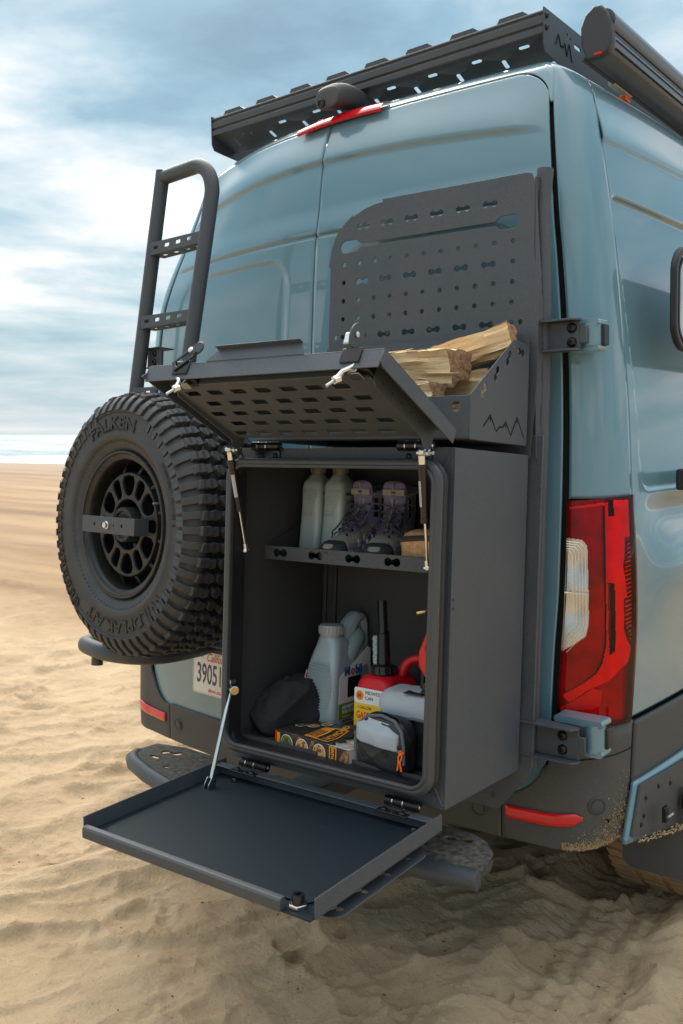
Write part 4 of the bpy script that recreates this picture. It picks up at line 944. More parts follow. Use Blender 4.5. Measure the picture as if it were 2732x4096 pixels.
# folded right-hand flange with scalloped windows
fl = [(.3925, 1.515), (.402, 1.52), (.424, 1.505), (.424, .80), (.3925, .80)]
sc_ = [[(.424 - .0001, z), (.410, z + .02), (.409, z + .05), (.4239, z + .072)] for z in ()]
b_ = OB(CO); out_ = [(.3935, 1.515), (.420, 1.520)]
for z in (1.46, 1.35, 1.24, 1.13, 1.02, .91): out_ += [(.424, z + .035), (.411, z + .02), (.411, z - .02), (.424, z - .035)]
out_ += [(.424, .80), (.3935, .80)]
b_.plate(out_, [], 0, .003, lambda a, b, c: (c + .004 + (-.018 * smooth(1.24, 1.36, b)) + (.008 * smooth(1.3, 1.0, b)), a, b)); b_.build('side_flange', 'pcd', cr, bevel=.0006)
b_ = OB(CO); b_.tube([Vector((-.024 + .018, .440, 1.545)), Vector((-.012, .440, 1.45)), Vector((.002, .440, 1.2)), Vector((.006, .440, .95)), Vector((.006, .440, .40)), Vector((.006, .440, -.005))], .021, 24); b_.build('side_post', 'pcd', cr)
b_ = OB(CO); b_.tube([Vector((-.63, .440, 1.33)), Vector((-.63, .440, -.005))], .021, 24); b_.build('side_post', 'pcd', cr)
b_ = OB(CO); b_.plate([(-.02, .0), (.024, -.004), (.03, .01), (.03, .86), (-.02, .86)], [], .402, .418, XZ); b_.build('post_channel', 'pcd', cr, bevel=.003)
b_ = OB(CO); b_.plate([(-.17, .0), (.028, .0), (.028, -.004), (.018, -.020), (-.062, -.118), (-.075, -.122), (-.17, -.115)], [circ(-.078, -.083, .008, 14)], .402, .406, XZ); b_.build('lower_gusset', 'pcd', cr, bevel=.001)
VB2 = M_B.inverted() @ M_V
for zv, yv, x0, x1, hz in ((.262, 2.205, -1.062, -.975, .040), (-.765, 2.135, -1.075, -.945, .045)):
    T_ = CO @ VB2
    b_ = OB(T_); b_.box(x0, x1, yv, yv + .006, zv - hz + .006, zv + hz - .006); bk = b_.build('hinge_bracket', 'pcd', cr, bevel=.001)
    for zz in (zv - hz, zv + hz - .005):
        b_ = OB(T_); b_.plate([(x0 - .03, yv - .028), (x1 - .012, yv - .028), (x1 + .002, yv - .012), (x1 + .002, yv + .006), (x0 - .03, yv + .03)], [], zz, zz + .005, XY); b_.build('bracket_flange', 'pcd', bk, bevel=.001)
    for zz in (-.018, .018): bolt(bk, T_ @ Vector(((x0 + x1) / 2 + .022, yv, zv + zz)), (0, -1, 0), .0105, .009)
    b_ = OB(T_); b_.box(x1 - .002, x1 + .018, yv - .001, yv + .007, zv - .022, zv + .022); b_.build('bracket_tongue', 'pcd', bk, bevel=.002)

# ------------------------------------------------------------------ firewood basket
fb = thing('firewood_basket', 'black open firewood basket with keyhole cut-outs on the peg board', 'basket', M_B, (-.3, .2, .83))
FO = Matrix.Translation((.3, -.2, -.83))
sd_pts = [(.060, .834), (.064, .830), (.356, .830), (.366, .838), (.366, 1.070), (.362, 1.082), (.290, 1.087), (.272, 1.082), (.060, .932)]
kh = [bone(.125, .947, .040, .009, .005, R(50)), bone(.188, .992, .040, .009, .005, R(62)), bone(.250, 1.037, .040, .009, .005, R(62)), bone(.318, 1.060, .040, .009, .005, R(-5))]
def poly_stroke(P, wd):
    L_, R__ = [], []
    for i, (a, b) in enumerate(P):
        p = P[max(0, i - 1)]; q = P[min(len(P) - 1, i + 1)]; dx, dz = q[0] - p[0], q[1] - p[1]; l = math.hypot(dx, dz) or 1; nx, nz = -dz / l, dx / l
        k = wd[i] / 2; L_.append((a + nx * k, b + nz * k)); R__.append((a - nx * k, b - nz * k))
    return L_ + R__[::-1]
lgp = [(.126, .864), (.160, .892), (.192, .856), (.208, .867), (.227, .868), (.242, .882), (.272, .851), (.305, .897), (.346, .850)]
for sx, x in ((1, 0), (-1, -.64)):
    b_ = OB(FO); b_.plate(sd_pts, kh, 0, -.003 * sx, lambda a, b, c: (x + c, a, b)); s1 = b_.build('side_panel', 'pcd', fb, bevel=.001)
    if sx > 0:
        b_ = OB(FO)
        for (p, q) in zip(lgp, lgp[1:]):
            b_.plate(poly_stroke([p, q], [.0042, .0018 if p[1] > q[1] else .0048]), [], .0004, .0009, YZ)
        for ap in (1, 5, 7):
            a, b = lgp[ap]; b_.plate([(a - .010, b - .009), (a, b + .001), (a + .008, b - .010), (a + .003, b - .006), (a + .001, b - .016), (a - .003, b - .007)], [], .0004, .0010, YZ)
        b_.build('peak_logo', 'void', s1)
b_ = OB(FO); b_.plate([(-.637, .832), (-.003, .832), (-.003, .930), (-.637, .930)], [circ(-.037 - .1 * i, .905, .0115, 20) for i in range(7)], .060, .063, XZ); b_.build('front_panel', 'pcd', fb, bevel=.001)
b_ = OB(FO); b_.box(-.637, -.003, .063, .366, .830, .833); b_.build('floor_panel', 'pcd', fb)
b_ = OB(FO); b_.box(-.637, -.003, .366, .369, .830, 1.115); b_.build('back_panel', 'pcd', fb)
# split logs: wedge sections with ragged fibres
def log(name, label, ln, sec, mtx, seed, bark=True):
    rs = random.Random(seed); n = 26; K = 22; rings = []
    o_pts = []
    for i in range(n):        # sample polygon outline
        u = i / n * len(sec); k = int(u) % len(sec); f = u - int(u); a = sec[k]; b = sec[(k + 1) % len(sec)]
        o_pts.append((a[0] + (b[0] - a[0]) * f, a[1] + (b[1] - a[1]) * f, k))
    off = [rs.uniform(-.004, .004) for _ in range(n)]
    for j in range(K):
        t = j / (K - 1); ring = []
        for i, (a, b, k) in enumerate(o_pts):
            r_ = 1 + .10 * math.sin(t * 5 + seed) * .3 + .03 * math.sin(t * 13 + i)
            w1 = off[i] + .0035 * math.sin(t * 9 + i * 1.7 + seed) + rs.uniform(-.0015, .0015)
            l = math.hypot(a, b) or 1; x = -ln / 2 + ln * t + (rs.uniform(-.0025, .0025) if j in (0, K - 1) else 0)
            ring.append(Vector((x, a * r_ + a / l * w1, b * r_ + b / l * w1 + .006 * math.sin(t * 3 + seed))))
        rings.append(ring)
    b = MB(); b.loft(rings, cap=False)
    m_ = []
    for j in range(K - 1):
        for i in range(n): m_.append(2 if bark and o_pts[i][2] == 0 else 0)
    b.m = m_
    base = len(b.v)
    for ring, fl in ((rings[0], 1), (rings[-1], 0)):
        c = sum(ring, Vector()) / n; b.v.append(tuple(c)); ci = len(b.v) - 1; o_ = 0 if fl else (K - 1) * n
        for i in range(n): b.f.append((ci, o_ + (i + 1) % n, o_ + i) if fl else (ci, o_ + i, o_ + (i + 1) % n)); b.m.append(1)
    o = b.build(name, ['wood', 'woodend', 'bark'], angle=25)
    for q in range(12):
        x0 = rs.uniform(-ln / 2, ln * .35); L2 = rs.uniform(.03, .10); k_ = rs.randrange(0, n); j_ = min(K - 1, max(0, int((x0 / ln + .5) * K))); p = Vector(rings[j_][k_]); u_ = Vector((0, p.y, p.z)).normalized()
        MB().tube([p + u_ * .0005, p + Vector((L2 * .5, 0, 0)) + u_ * rs.uniform(.001, .004), p + Vector((L2, rs.uniform(-.004, .004), 0)) + u_ * rs.uniform(.003, .009)], [.0022, .0016, .0004], 4).build('splinter', 'wood', o)
    o.matrix_world = M_B @ mtx; tag(o, label, 'firewood', 'split logs in the firewood basket'); return o
RX, RY, RZ = [lambda a, k=k: Matrix.Rotation(R(a), 4, k) for k in 'XYZ']
T3 = Matrix.Translation
log('firewood_log', 'long split log leaning up at the right end of the firewood basket', .33, [(-.045, .030), (.045, .034), (.02, -.036), (-.03, -.030)], T3((-.172, .275, 1.058)) @ RZ(10) @ RY(-15), 3)
log('firewood_log', 'broad pale split log lying across the middle of the basket', .34, [(-.055, .036), (.055, .046), (.06, -.02), (-.02, -.046)], T3((-.262, .175, 1.008)) @ RZ(-3) @ RY(2), 5, False)
log('firewood_log', 'split log behind the others, at the far left of the pile', .26, [(-.045, .02), (.045, .03), (.03, -.03), (-.03, -.03)], T3((-.45, .28, 1.02)) @ RZ(14) @ RY(-6), 8, False)
log('firewood_log', 'short split log at the front bottom of the pile, bark end showing', .24, [(-.035, .03), (.035, .035), (.03, -.03), (-.03, -.035)], T3((-.232, .115, .932)) @ RZ(-4), 12)
log('firewood_log', 'split log buried at the bottom of the basket below the broad pale one', .50, [(-.05, .04), (.05, .04), (.05, -.04), (-.05, -.035)], T3((-.30, .27, .885)), 17)
log('firewood_log', 'dark-barked split log lying under the leaning one, at the right end', .24, [(-.045, .04), (.045, .035), (.03, -.04), (-.03, -.04)], T3((-.175, .27, .965)) @ RZ(6), 23)

# ------------------------------------------------------------------ storage box
bx = thing('storage_box', 'open black steel storage cabinet with lid raised and drop-down door, on the right rear door', 'cabinet', M_B, (-.32, .19, 0))
BO = Matrix.Translation((.32, -.19, 0)); W = -.64; H = .808; D = .381
def ob(): return OB(BO)
for nm, a in (('side_wall', (-.003, 0, 0, D, .0, H)), ('side_wall', (W, W + .003, 0, D, .0, H)), ('roof_panel', (W + .003, -.003, 0, D, H - .003, H)), ('floor_plate', (W + .003, -.003, 0, D, 0, .003)), ('back_wall', (W + .003, -.003, D - .003, D, .003, H - .003))):
    b_ = ob(); b_.box(*a); b_.build(nm, 'pcd', bx, bevel=.0012)
# front frame sheet and the neck behind the seal
IN = rrect(-.610, -.026, .054, .762, .018)
b_ = ob(); b_.plate([(W, 0), (0, 0), (0, H), (W, H)], [IN], -.002, .0015, XZ); b_.build('front_frame', 'pcd', bx, bevel=.0008)
b_ = ob(); rings = [[Vector((x, y, z)) for x, z in rrect(-.610 - g_, -.026 + g_, .054 - g_, .762 + g_, .018)] for y, g_ in ((.0, 0), (-.046, 0), (-.046, .004), (0.0, .004))]; b_.loft(rings, wrap=True, cap=False); b_.build('door_neck', 'black', bx)  # black colour paints in the shade under the seal
# interior lining
b_ = ob(); b_.box(W + .004, -.004, .002, D - .004, .044, .050); b_.build('liner_floor', 'inner', bx)
for nm, a in (('liner_wall', (W + .004, W + .012, .004, D - .006, .050, H - .006)), ('liner_wall', (-.012, -.004, .004, D - .006, .050, H - .006)), ('liner_back', (W + .012, -.012, D - .010, D - .006, .050, H - .006)), ('liner_roof', (W + .012, -.012, .004, D - .010, H - .010, H - .006))):
    b_ = ob(); b_.box(*a); b_.build(nm, 'inner', bx)
for x in (-.62, -.585):
    b_ = ob(); b_.box(x - .006, x + .006, D - .020, D - .010, .05, .53); b_.build('back_channel', 'inner', bx, bevel=.002)
b_ = ob(); b_.plate([(-.628, .032), (-.03, .032), (-.03, .062), (-.628, .062)], [], .004, .007, XZ); b_.build('inner_sill', 'inner', bx)
# seal: double-ridged rubber round the opening
def seal_path(g_, y, n=10): return [Vector((x, y, z)) for x, z in rrect(-.622 - g_, -.014 + g_, .044 - g_, .770 + g_, .04, n)]
b_ = ob(); b_.tube(seal_path(0, -.050), .0112, 14, wrap=True, cap=False); sl = b_.build('door_seal', 'seal', bx)
b_ = ob(); b_.tube(seal_path(-.0075, -.0575), .0055, 10, wrap=True, cap=False); b_.build('seal_lip', 'seal', sl)
b_ = ob(); b_.tube(seal_path(.0, -.030), .0115, 10, wrap=True, cap=False); b_.build('seal_base', 'black', sl)
# weld beads at the mitred corners
for (xa, za), (xb, zb) in (((-.006, .798), (-.034, .752)), ((-.634, .798), (-.612, .765)), ((-.006, .008), (-.030, .052))):
    b_ = ob()
    P = [Vector((xa + (xb - xa) * k / 22 + .0006 * math.sin(k * 2.4), -.0035, za + (zb - za) * k / 22)) for k in range(23)]
    b_.tube(P, [.0020 + .0008 * (k % 2) for k in range(23)], 6); b_.build('weld_bead', 'pcd', bx)
# shelf
b_ = ob(); b_.plate([(-.628, .515), (-.014, .515), (-.014, .552), (-.628, .552)], [bone(-.575 + .118 * i, .534, .046, .0105, .006) for i in range(5)], .098, .1005, XZ); sh = b_.build('shelf', 'pcd', bx, bevel=.0008)
b_ = ob(); b_.box(-.625, -.015, .1005, D - .012, .515, .5175); b_.build('shelf_floor', 'pcd', sh)
b_ = ob(); b_.plate([(.1, .516), (.36, .516), (.36, .602), (.27, .616), (.1, .554)], [], -.627, -.6245, YZ); b_.build('shelf_gusset', 'inner', sh, bevel=.0005)
# hinges
def hinge(x, z, y, up, parent=None):
    b_ = ob(); b_.cyl((x - .042, y, z), (x + .030, y, z), .0115, 20); h = b_.build('door_hinge', 'blackgloss', parent or bx, bevel=.001)
    b_ = ob(); b_.lathe([(.0115, 0), (.012, .002), (.012, .016), (.009, .018), (.006, .014)], 20, axis_m(Vector((x + .030, y, z)), (1, 0, 0))); b_.build('hinge_end', 'blackgloss', h)
    b_ = ob(); b_.lathe([(.0035, 0), (.0035, .0165)], 10, axis_m(Vector((x + .030, y, z)), (1, 0, 0))); b_.build('hinge_pin', 'chrome', h)
    for dx in (-.020, .008):
        b_ = ob(); b_.cyl((x + dx - .0015, y, z), (x + dx + .0015, y, z), .0123, 20); b_.build('hinge_washer', 'chrome', h)
    if up:
        b_ = ob(); b_.box(x - .040, x + .042, -.007, -.003, z - .037, z - .004); b_.build('hinge_leaf', 'blackgloss', h, bevel=.001)
        for dx in (-.018, .028): bolt(h, BO @ Vector((x + dx, -.007, z - .025)), (0, -1, 0), .0068, .004)
    else:
        b_ = ob(); b_.box(x - .045, x + .038, y - .044, y - .004, z - .016, z - .012); b_.build('hinge_leaf', 'blackgloss', h, bevel=.001)
        for dx in (-.028, .020): bolt(h, BO @ Vector((x + dx, y - .030, z - .012)), (0, 0, 1), .0065, .005)
    return h
hinge(-.540, .812, -.012, True); hinge(-.100, .812, -.012, True)
hinge(-.545, .000, -.022, False); hinge(-.100, .000, -.022, False)
# ---- raised lid (its own frame: origin on the hinge line at the right end, local -Y towards the free edge)
LM = Matrix.Translation((0, .002, .848)) @ Matrix.Rotation(R(-24.8), 4, 'X')
def lo(): return OB(BO @ LM)
LL, LW = -.330, -.66
b_ = lo(); b_.box(LW, 0, LL, -.002, -.003, 0); lid = b_.build('lid', 'pcd', bx, bevel=.001)
def lad(nm, m, b, par=None, **k): return b.build(nm, m, par or lid, **k)
lad('lid_flange', 'pcd', lo().plate([(LL, -.003), (-.002, -.003), (-.002, -.036), (LL + .012, -.036), (LL, -.030)], [], -.003, 0, YZ), bevel=.0008)
lad('lid_flange', 'pcd', lo().plate([(LL, -.003), (-.002, -.003), (-.002, -.036), (LL - .012, -.036), (LL - .002, -.020)], [], LW, LW + .003, YZ), bevel=.0008)
lad('lid_flange', 'pcd', lo().box(LW + .003, -.003, LL, LL + .003, -.042, -.003), bevel=.0008)
lad('grip_flange', 'pcd', lo().plate([(-.478, 0), (-.20, 0), (-.212, .030), (-.452, .030)], [], LL - .001, LL + .0015, XZ), bevel=.001)
lad('grip_roll', 'pcd', lo().box(-.452, -.212, LL - .014, LL + .001, .029, .031), bevel=.0008)
# inner raised pan with rows of rounded slots
hl = []
for r_ in range(5):
    for c in range(7):
        x = -.560 + c * .071 + (0.026 if r_ % 2 else 0); y = -.262 + r_ * .048
        hl.append([(x - .020 + .012 * 0, y - .010), (x + .018, y - .010), (x + .020, y - .007), (x + .020, y + .010), (x - .018, y + .010), (x - .020, y + .007)])
lad('molle_panel', 'pcd', lo().plate([(-.600, LL + .030), (-.045, LL + .030), (-.045, -.045), (-.600, -.045)], hl, -.040, -.038, XY), bevel=.0006, seg=1)
lad('panel_front', 'pcd', lo().plate([(-.600, -.040), (-.045, -.040), (-.045, -.003), (-.600, -.003)], [], LL + .028, LL + .030, XZ), bevel=.003)
for x in (-.602, -.047):
    arm = [(LL + .05, -.003), (LL + .046, -.030), (LL + .062, -.048), (-.060, -.052), (-.040, -.072), (-.022, -.080), (-.012, -.070), (-.02, -.003)]
    a_ = lad('strut_arm', 'pcd', lo().plate(arm, [circ(LL + .085 + i * .040, -.026, .0032, 10) for i in range(5)] + [circ(-.022, -.055, .0030, 10)], x, x + .0028, YZ), bevel=.0006)
for x in (-.545, -.10):
    h_ = lad('lid_leaf', 'blackgloss', lo().box(x - .04, x + .04, -.036, -.006, -.0065, -.0032), bevel=.0008)
    for dx in (-.022, .022):
        p = BO @ LM @ Vector((x + dx, -.022, -.0065)); bolt(h_, p, (BO @ LM).to_3x3() @ Vector((0, 0, -1)), .0055, .004, 'zinc')
# outer rack plate on top of the lid
for sx, x in ((0, -.062),):
    rp = lad('rack_plate', 'pcd', lo().plate([(-.60, -.245), (-.575, -.262), (-.075, -.262), (-.05, -.245), (-.05, -.012), (-.60, -.012)], [circ(-.085, -.215 + i * .07, .012, 16) for i in range(3)] + [circ(-.10 - .09 * i, -.03, .012, 16) for i in range(6)], .030, .033, XY), bevel=.0008)
    for yy in (-.262, -.012): lad('rack_leg', 'pcd', lo().box(-.58, -.07, yy, yy + .003, .0, .031), rp)
    lad('rack_side', 'pcd', lo().plate([(-.245, .030), (-.012, .030), (-.012, .0), (-.245, .0)], [circ(-.20 + i * .065, .015, .009, 14) for i in range(3)], -.050, -.047, YZ), rp)
# latches: paddle outside, bracket, cam arm and bolt inside
Z3 = (BO @ LM).to_3x3()
for x, tilt in ((-.548, -38), (-.075, 12)):
    lt = lad('lid_latch', 'bolt', lo().box(x - .024, x + .024, LL - .004, LL + .0, -.030, .004), bevel=.003)
    tm = BO @ LM @ T3((x, LL - .004, .006)) @ RY(0)
    ob_ = OB(tm @ (RY(52) if tilt < 0 else RZ(-8) @ RX(-8)))
    if tilt < 0:
        ob_.plate([(-.014, -.030), (.014, -.030)] + [(.017 * math.cos(R(a)), .046 + .017 * math.sin(R(a))) for a in range(-20, 201, 20)], [rrect(-.008, .008, -.02, .03, .004, 3)], -.004, 0, XZ)
    else:
        ob_.plate([(.019 * math.cos(R(a)), .030 * math.sin(R(a)) + .030) for a in range(0, 360, 15)], [], -.006, -.002, YZ)
    lad('paddle', 'blackgloss' if tilt < 0 else 'pc', ob_, lt, bevel=.0015)
    if tilt > 0:
        lad('lock_barrel', 'zinc', OB(tm @ T3((-.010, 0, .02))).box(-.014, .002, -.007, .008, -.016, .012), lt, bevel=.003)
        lad('key_disc', 'chrome', OB(tm @ T3((-.0015, .002, .030)) @ RY(90)).lathe([(.001, 0), (.006, .0), (.006, .003), (.001, .004)], 16), lt)
    else:
        lad('lock_nut', 'chrome', OB(tm @ T3((.03, -.010, .016)) @ RX(90)).lathe([(.007, 0), (.007, .006), (.004, .009)], 8), lt)
    lad('latch_bracket', 'zinc', lo().plate([(x - .016, -.006), (x + .030, -.006), (x + .020, -.030), (x + .014, -.046), (x - .006, -.046), (x - .014, -.030)], [], LL + .006, LL + .010, XZ), lt, bevel=.001)
    lad('bracket_foot', 'zinc', lo().box(x - .006, x + .022, LL + .010, LL + .034, -.048, -.046), lt, bevel=.0008)
    lad('latch_body', 'bolt', lo().box(x + .014, x + .040, LL + .012, LL + .040, -.040, -.010), lt, bevel=.003)
    ax_ = x - .022 if tilt < 0 else x + .022
    path = [Vector((ax_, LL + .010, -.010)), Vector((ax_ + .004, LL + .008, -.024)), Vector((ax_ + (.018 if tilt < 0 else -.018), LL + .004, -.038)), Vector((ax_ + (.030 if tilt < 0 else -.032), LL + .0, -.048)), Vector((ax_ + (.030 if tilt < 0 else -.040), LL - .001, -.066))]
    lad('cam_arm', 'chrome', lo().tube(path, [.009, .0065, .0055, .0055, .0075], 8), lt)
    e_ = path[-1]; lad('cam_nut', 'chrome', lo().lathe([(.0085, -.007), (.0085, .007)], 6, axis_m(e_, (-.3, -.5, -.6))), lt)
    lad('cam_bolt', 'zinc', lo().cyl(e_, e_ + Vector((-.010, -.012, -.022)), .0035, 10), lt)
# ---- gas struts
def strut(tx, ty, tz, bx_, by, bz):
    t_ = Vector((tx, ty, tz)); b0 = Vector((bx_, by, bz)); d = (b0 - t_)
    s_ = ob(); s_.cyl(t_ + d * .10, t_ + d * .60, .0095, 18); st_ = s_.build('gas_strut', 'blackgloss', bx)
    ob().cyl(t_ + d * .58, t_ + d * .96, .0033, 10).build('strut_rod', 'chrome', st_)
    ob().cyl(t_ + d * .56, t_ + d * .605, .0105, 18).build('strut_collar', 'black', st_)
    ob().cyl(t_ + d * .02, t_ + d * .11, .0078, 12).build('strut_eye', 'chrome', st_)
    ob().cyl(t_ + d * .93, b0, .0065, 12).build('strut_eye', 'chrome', st_)
    ob().lathe([(.001, -.011), (.007, -.009), (.011, 0), (.007, .009), (.001, .011)], 14, axis_m(t_, (1, 0, 0))).build('ball_joint', 'chrome', st_)
    ob().lathe([(.001, -.009), (.006, -.007), (.009, 0), (.006, .007), (.001, .009)], 14, axis_m(b0, (1, 0, 0))).build('ball_joint', 'chrome', st_)
    ob().cyl(t_, t_ + Vector((.030, 0, -.001)), .0045, 10).build('ball_stud', 'zinc', st_)
    ob().lathe([(.007, .014), (.007, .020)], 6, axis_m(t_, (1, 0, 0))).build('stud_nut', 'chrome', st_)
    ob().cyl(b0, b0 + Vector((-.022 if bx_ < -.3 else .022, 0, 0)), .0045, 10).build('ball_stud', 'zinc', st_)
    u = d.normalized(); P0 = t_ + d * .24; P1 = t_ + d * .46; sdv = Vector((1, 0, 0)) - u * u.x; sdv.normalize(); fr = sdv.cross(u)
    if fr.y > 0: fr = -fr
    rings = [[p + (fr * math.cos(a) + sdv * math.sin(a) * (1 if bx_ < -.3 else -1)) * .0099 for a in [R(k) for k in range(0, 66, 11)]] for p in (P0, P1)]
    ob().loft(rings, cap=False, closed=False).build('strut_sticker', 'sticker', st_, fix=False)
strut(-.606, -.075, .801, -.601, -.009, .543)
strut(-.044, -.075, .794, -.046, -.030, .540)
ob().cyl((-.020, -.028, .449), (-.040, -.050, .445), .006, 12).build('lock_pin', 'chrome', bx)
ob().cyl((-.036, -.046, .446), (-.052, -.062, .442), .0042, 12).build('lock_pin', 'brass', bx)
for z in (.470, .450): bolt(bx, BO @ Vector((-.0025, -.004 + .012, z)), (1, -.1, 0), .004, .003)
# ---- drop-down door (tray), own frame K on the hinge line
KM = Matrix.Translation((0, -.013, -.004)) @ Matrix.Rotation(R(3.6), 4, 'X')
def ko(): return OB(BO @ KM)
b_ = ko(); b_.box(-.650, 0, -.463, .0, -.040, -.036); tr_ = b_.build('drop_door', 'tray', bx, bevel=.001)
def kad(nm, m, b, par=None, **k): return b.build(nm, m, par or tr_, **k)
kad('door_flange', 'pcd', ko().plate([(-.463, -.040), (.0, -.040), (.0, .0), (-.463, .0)], [], -.003, 0, YZ), bevel=.0008)
kad('door_flange', 'pcd', ko().plate([(-.463, -.040), (.0, -.040), (.0, .0), (-.463, .0)], [], -.650, -.647, YZ), bevel=.0008)
kad('floor_panel', 'tray', ko().plate(rrect(-.620, -.030, -.440, -.050, .035, 8), [], -.033, -.0315, XY), bevel=.0012)
kad('rolled_lip', 'pc', ko().plate([(-.478, -.041), (-.478, -.020), (-.474, -.015), (-.462, -.014), (-.460, -.018), (-.460, -.036), (-.450, -.036), (-.450, -.041)], [], -.637, -.072, YZ), bevel=.003, seg=3)
kad('corner_tab', 'tray', ko().box(-.072, -.004, -.474, -.45, -.041, -.037), bevel=.001)
kad('rear_flange', 'pcd', ko().plate([(-.647, -.036), (-.003, -.036), (-.003, -.006), (-.647, -.006)], [], -.022, -.019, XZ), bevel=.001)
kad('rear_ledge', 'pcd', ko().box(-.66, -.003, -.045, -.022, -.0085, -.006), bevel=.001)
kad('plunger_nut', 'chrome', ko().lathe([(.019, 0), (.019, .008)], 6, T3((-.052, -.448, -.036))), bevel=.001)
kad('plunger', 'blackgloss', ko().lathe([(.0125, 0), (.0125, .016), (.011, .019), (.006, .019), (.006, .012)], 24, T3((-.052, -.448, -.030))))
for x in (-.57, -.04): bolt(tr_, BO @ KM @ Vector((x, -.055, -.0315)), (0, 0, 1), .007, .010)
und = kad('step_plate', 'pcd', ko().plate(rrect(-.60, -.002, -.395, -.045, .03, 5), [circ(-.045, -.36 + i * .085, .014, 18) for i in range(4)] + [circ(-.022, -.40 + .085 * (i + .5), .0075, 12) for i in range(4)], -.074, -.071, XY), bevel=.0008)
for x in (-.55, -.08): kad('standoff', 'pcd', ko().box(x - .012, x + .012, -.37, -.07, -.0712, -.0405), und)
# stay arm and its fixings
a0 = Vector((-.612, -.040, .188)); a1 = Vector((-.592, -.128, -.020))
s_ = ob(); s_.cyl(a0, a1, .0048, 12); sy = s_.build('stay_arm', 'chrome', bx)
ob().lathe([(.006, 0), (.010, .002), (.0115, .012), (.010, .018), (.0085, .030), (.0115, .034), (.0115, .038), (.004, .039)], 22, axis_m(a0 + Vector((-.004, 0, .001)), (.86, -.5, 0))).build('clutch_knob', 'chrome', sy)
ob().lathe([(.0095, .0385), (.0095, .0405), (.001, .0405)], 18, axis_m(a0 + Vector((-.004, 0, .001)), (.86, -.5, 0))).build('knob_face', 'brass', sy)
ob().plate(rrect(-.009, .009, -.036, .036, .009, 5), [circ(0, .026, .003, 8)], -.003, 0, lambda a, b, c: (a0.x - .013 + c, a0.y + a, a0.z + b)).build('stay_plate', 'chrome', sy, bevel=.0006)
ob().box(-.618, -.604, -.052, -.030, .200, .212).build('stay_clevis', 'zinc', sy, bevel=.002)
for dx in (-.008, .006): ob().plate([(-.018, -.030), (.010, -.030), (.010, -.008), (.004, .004), (-.006, .004), (-.018, -.014)], [], dx, dx + .002, lambda a, b, c: (a1.x + c, a1.y + a, a1.z + b)).build('stay_foot', 'chrome', sy, bevel=.0004)
ob().cyl(a1 + Vector((-.014, 0, -.004)), a1 + Vector((.014, 0, -.004)), .0035, 10).build('foot_pin', 'bolt', sy)
ob().box(a1.x - .022, a1.x + .02, a1.y - .020, a1.y + .012, a1.z - .032, a1.z - .028).build('foot_base', 'chrome', sy, bevel=.001)

# ------------------------------------------------------------------ hitch step under the bumper
hs = thing('hitch_step', 'black tube-edged step plate crusted with sand below the rear bumper', 'step', M_V, (-1.7, 1.9, -.98))
SO = Matrix.Translation((1.7, -1.9, .98))
pt = [(-2.315, 1.855), (-2.300, 1.822), (-2.26, 1.795), (-2.15, 1.755), (-2.02, 1.722), (-1.85, 1.700), (-1.70, 1.694), (-1.50, 1.698), (-1.30, 1.712), (-1.12, 1.735), (-1.015, 1.755)]
b_ = OB(SO); b_.tube([Vector((x, y, -.985)) for x, y in pt], .024, 20); b_.build('edge_tube', 'pc', hs, bevel=.002)
stp = [(x, y + .012) for x, y in pt] + [(-1.020, 1.80), (-1.035, 1.86), (-1.075, 1.905), (-1.12, 1.925), (-2.20, 1.955), (-2.31, 1.93)]
b_ = OB(SO); b_.plate(stp, [bone(-2.20, 1.895, .075, .014, .006, R(15)), bone(-1.14, 1.88, .075, .016, .007, R(15)), rrect(-2.235, -2.195, 1.832, 1.850, .008, 4), rrect(-2.13, -2.10, 1.795, 1.808, .006, 4), rrect(-1.33, -1.20, 1.762, 1.774, .005, 3)], -.972, -.966, XY); b_.build('tread_plate', mat('sandy_tread', (.030, .032, .034), .7, bump=(90, .6, .003), dust=(60, (.20, .165, .115), .38, .66, .75)), hs, bevel=.001)
b_ = OB(SO); b_.box(-1.76, -1.64, 1.90, 2.6, -1.03, -.975); b_.build('hitch_bar', 'pc', hs, bevel=.004)
b_ = OB(SO); b_.plate([(-1.112, -.972), (-1.10, -.985), (-1.03, -1.0), (-1.022, -.972)], [], 1.78, 1.84, XZ); b_.build('end_gusset', 'pc', hs, bevel=.001)

# ------------------------------------------------------------------ things in the box
FL = .050; SF = .527
def at_b(name, label, cat_, x, y, z, rz=0, group=None):
    o = thing(name, label, cat_, M_B, (x, y, z), R(rz), group); return o
def ribs(parent, fn, n, mt='silver', r=.0011, name='grip_rib'):
    for i in range(n):
        P = fn(i)
        if P: MB().tube(P, r, 6).build(name, mt, parent)
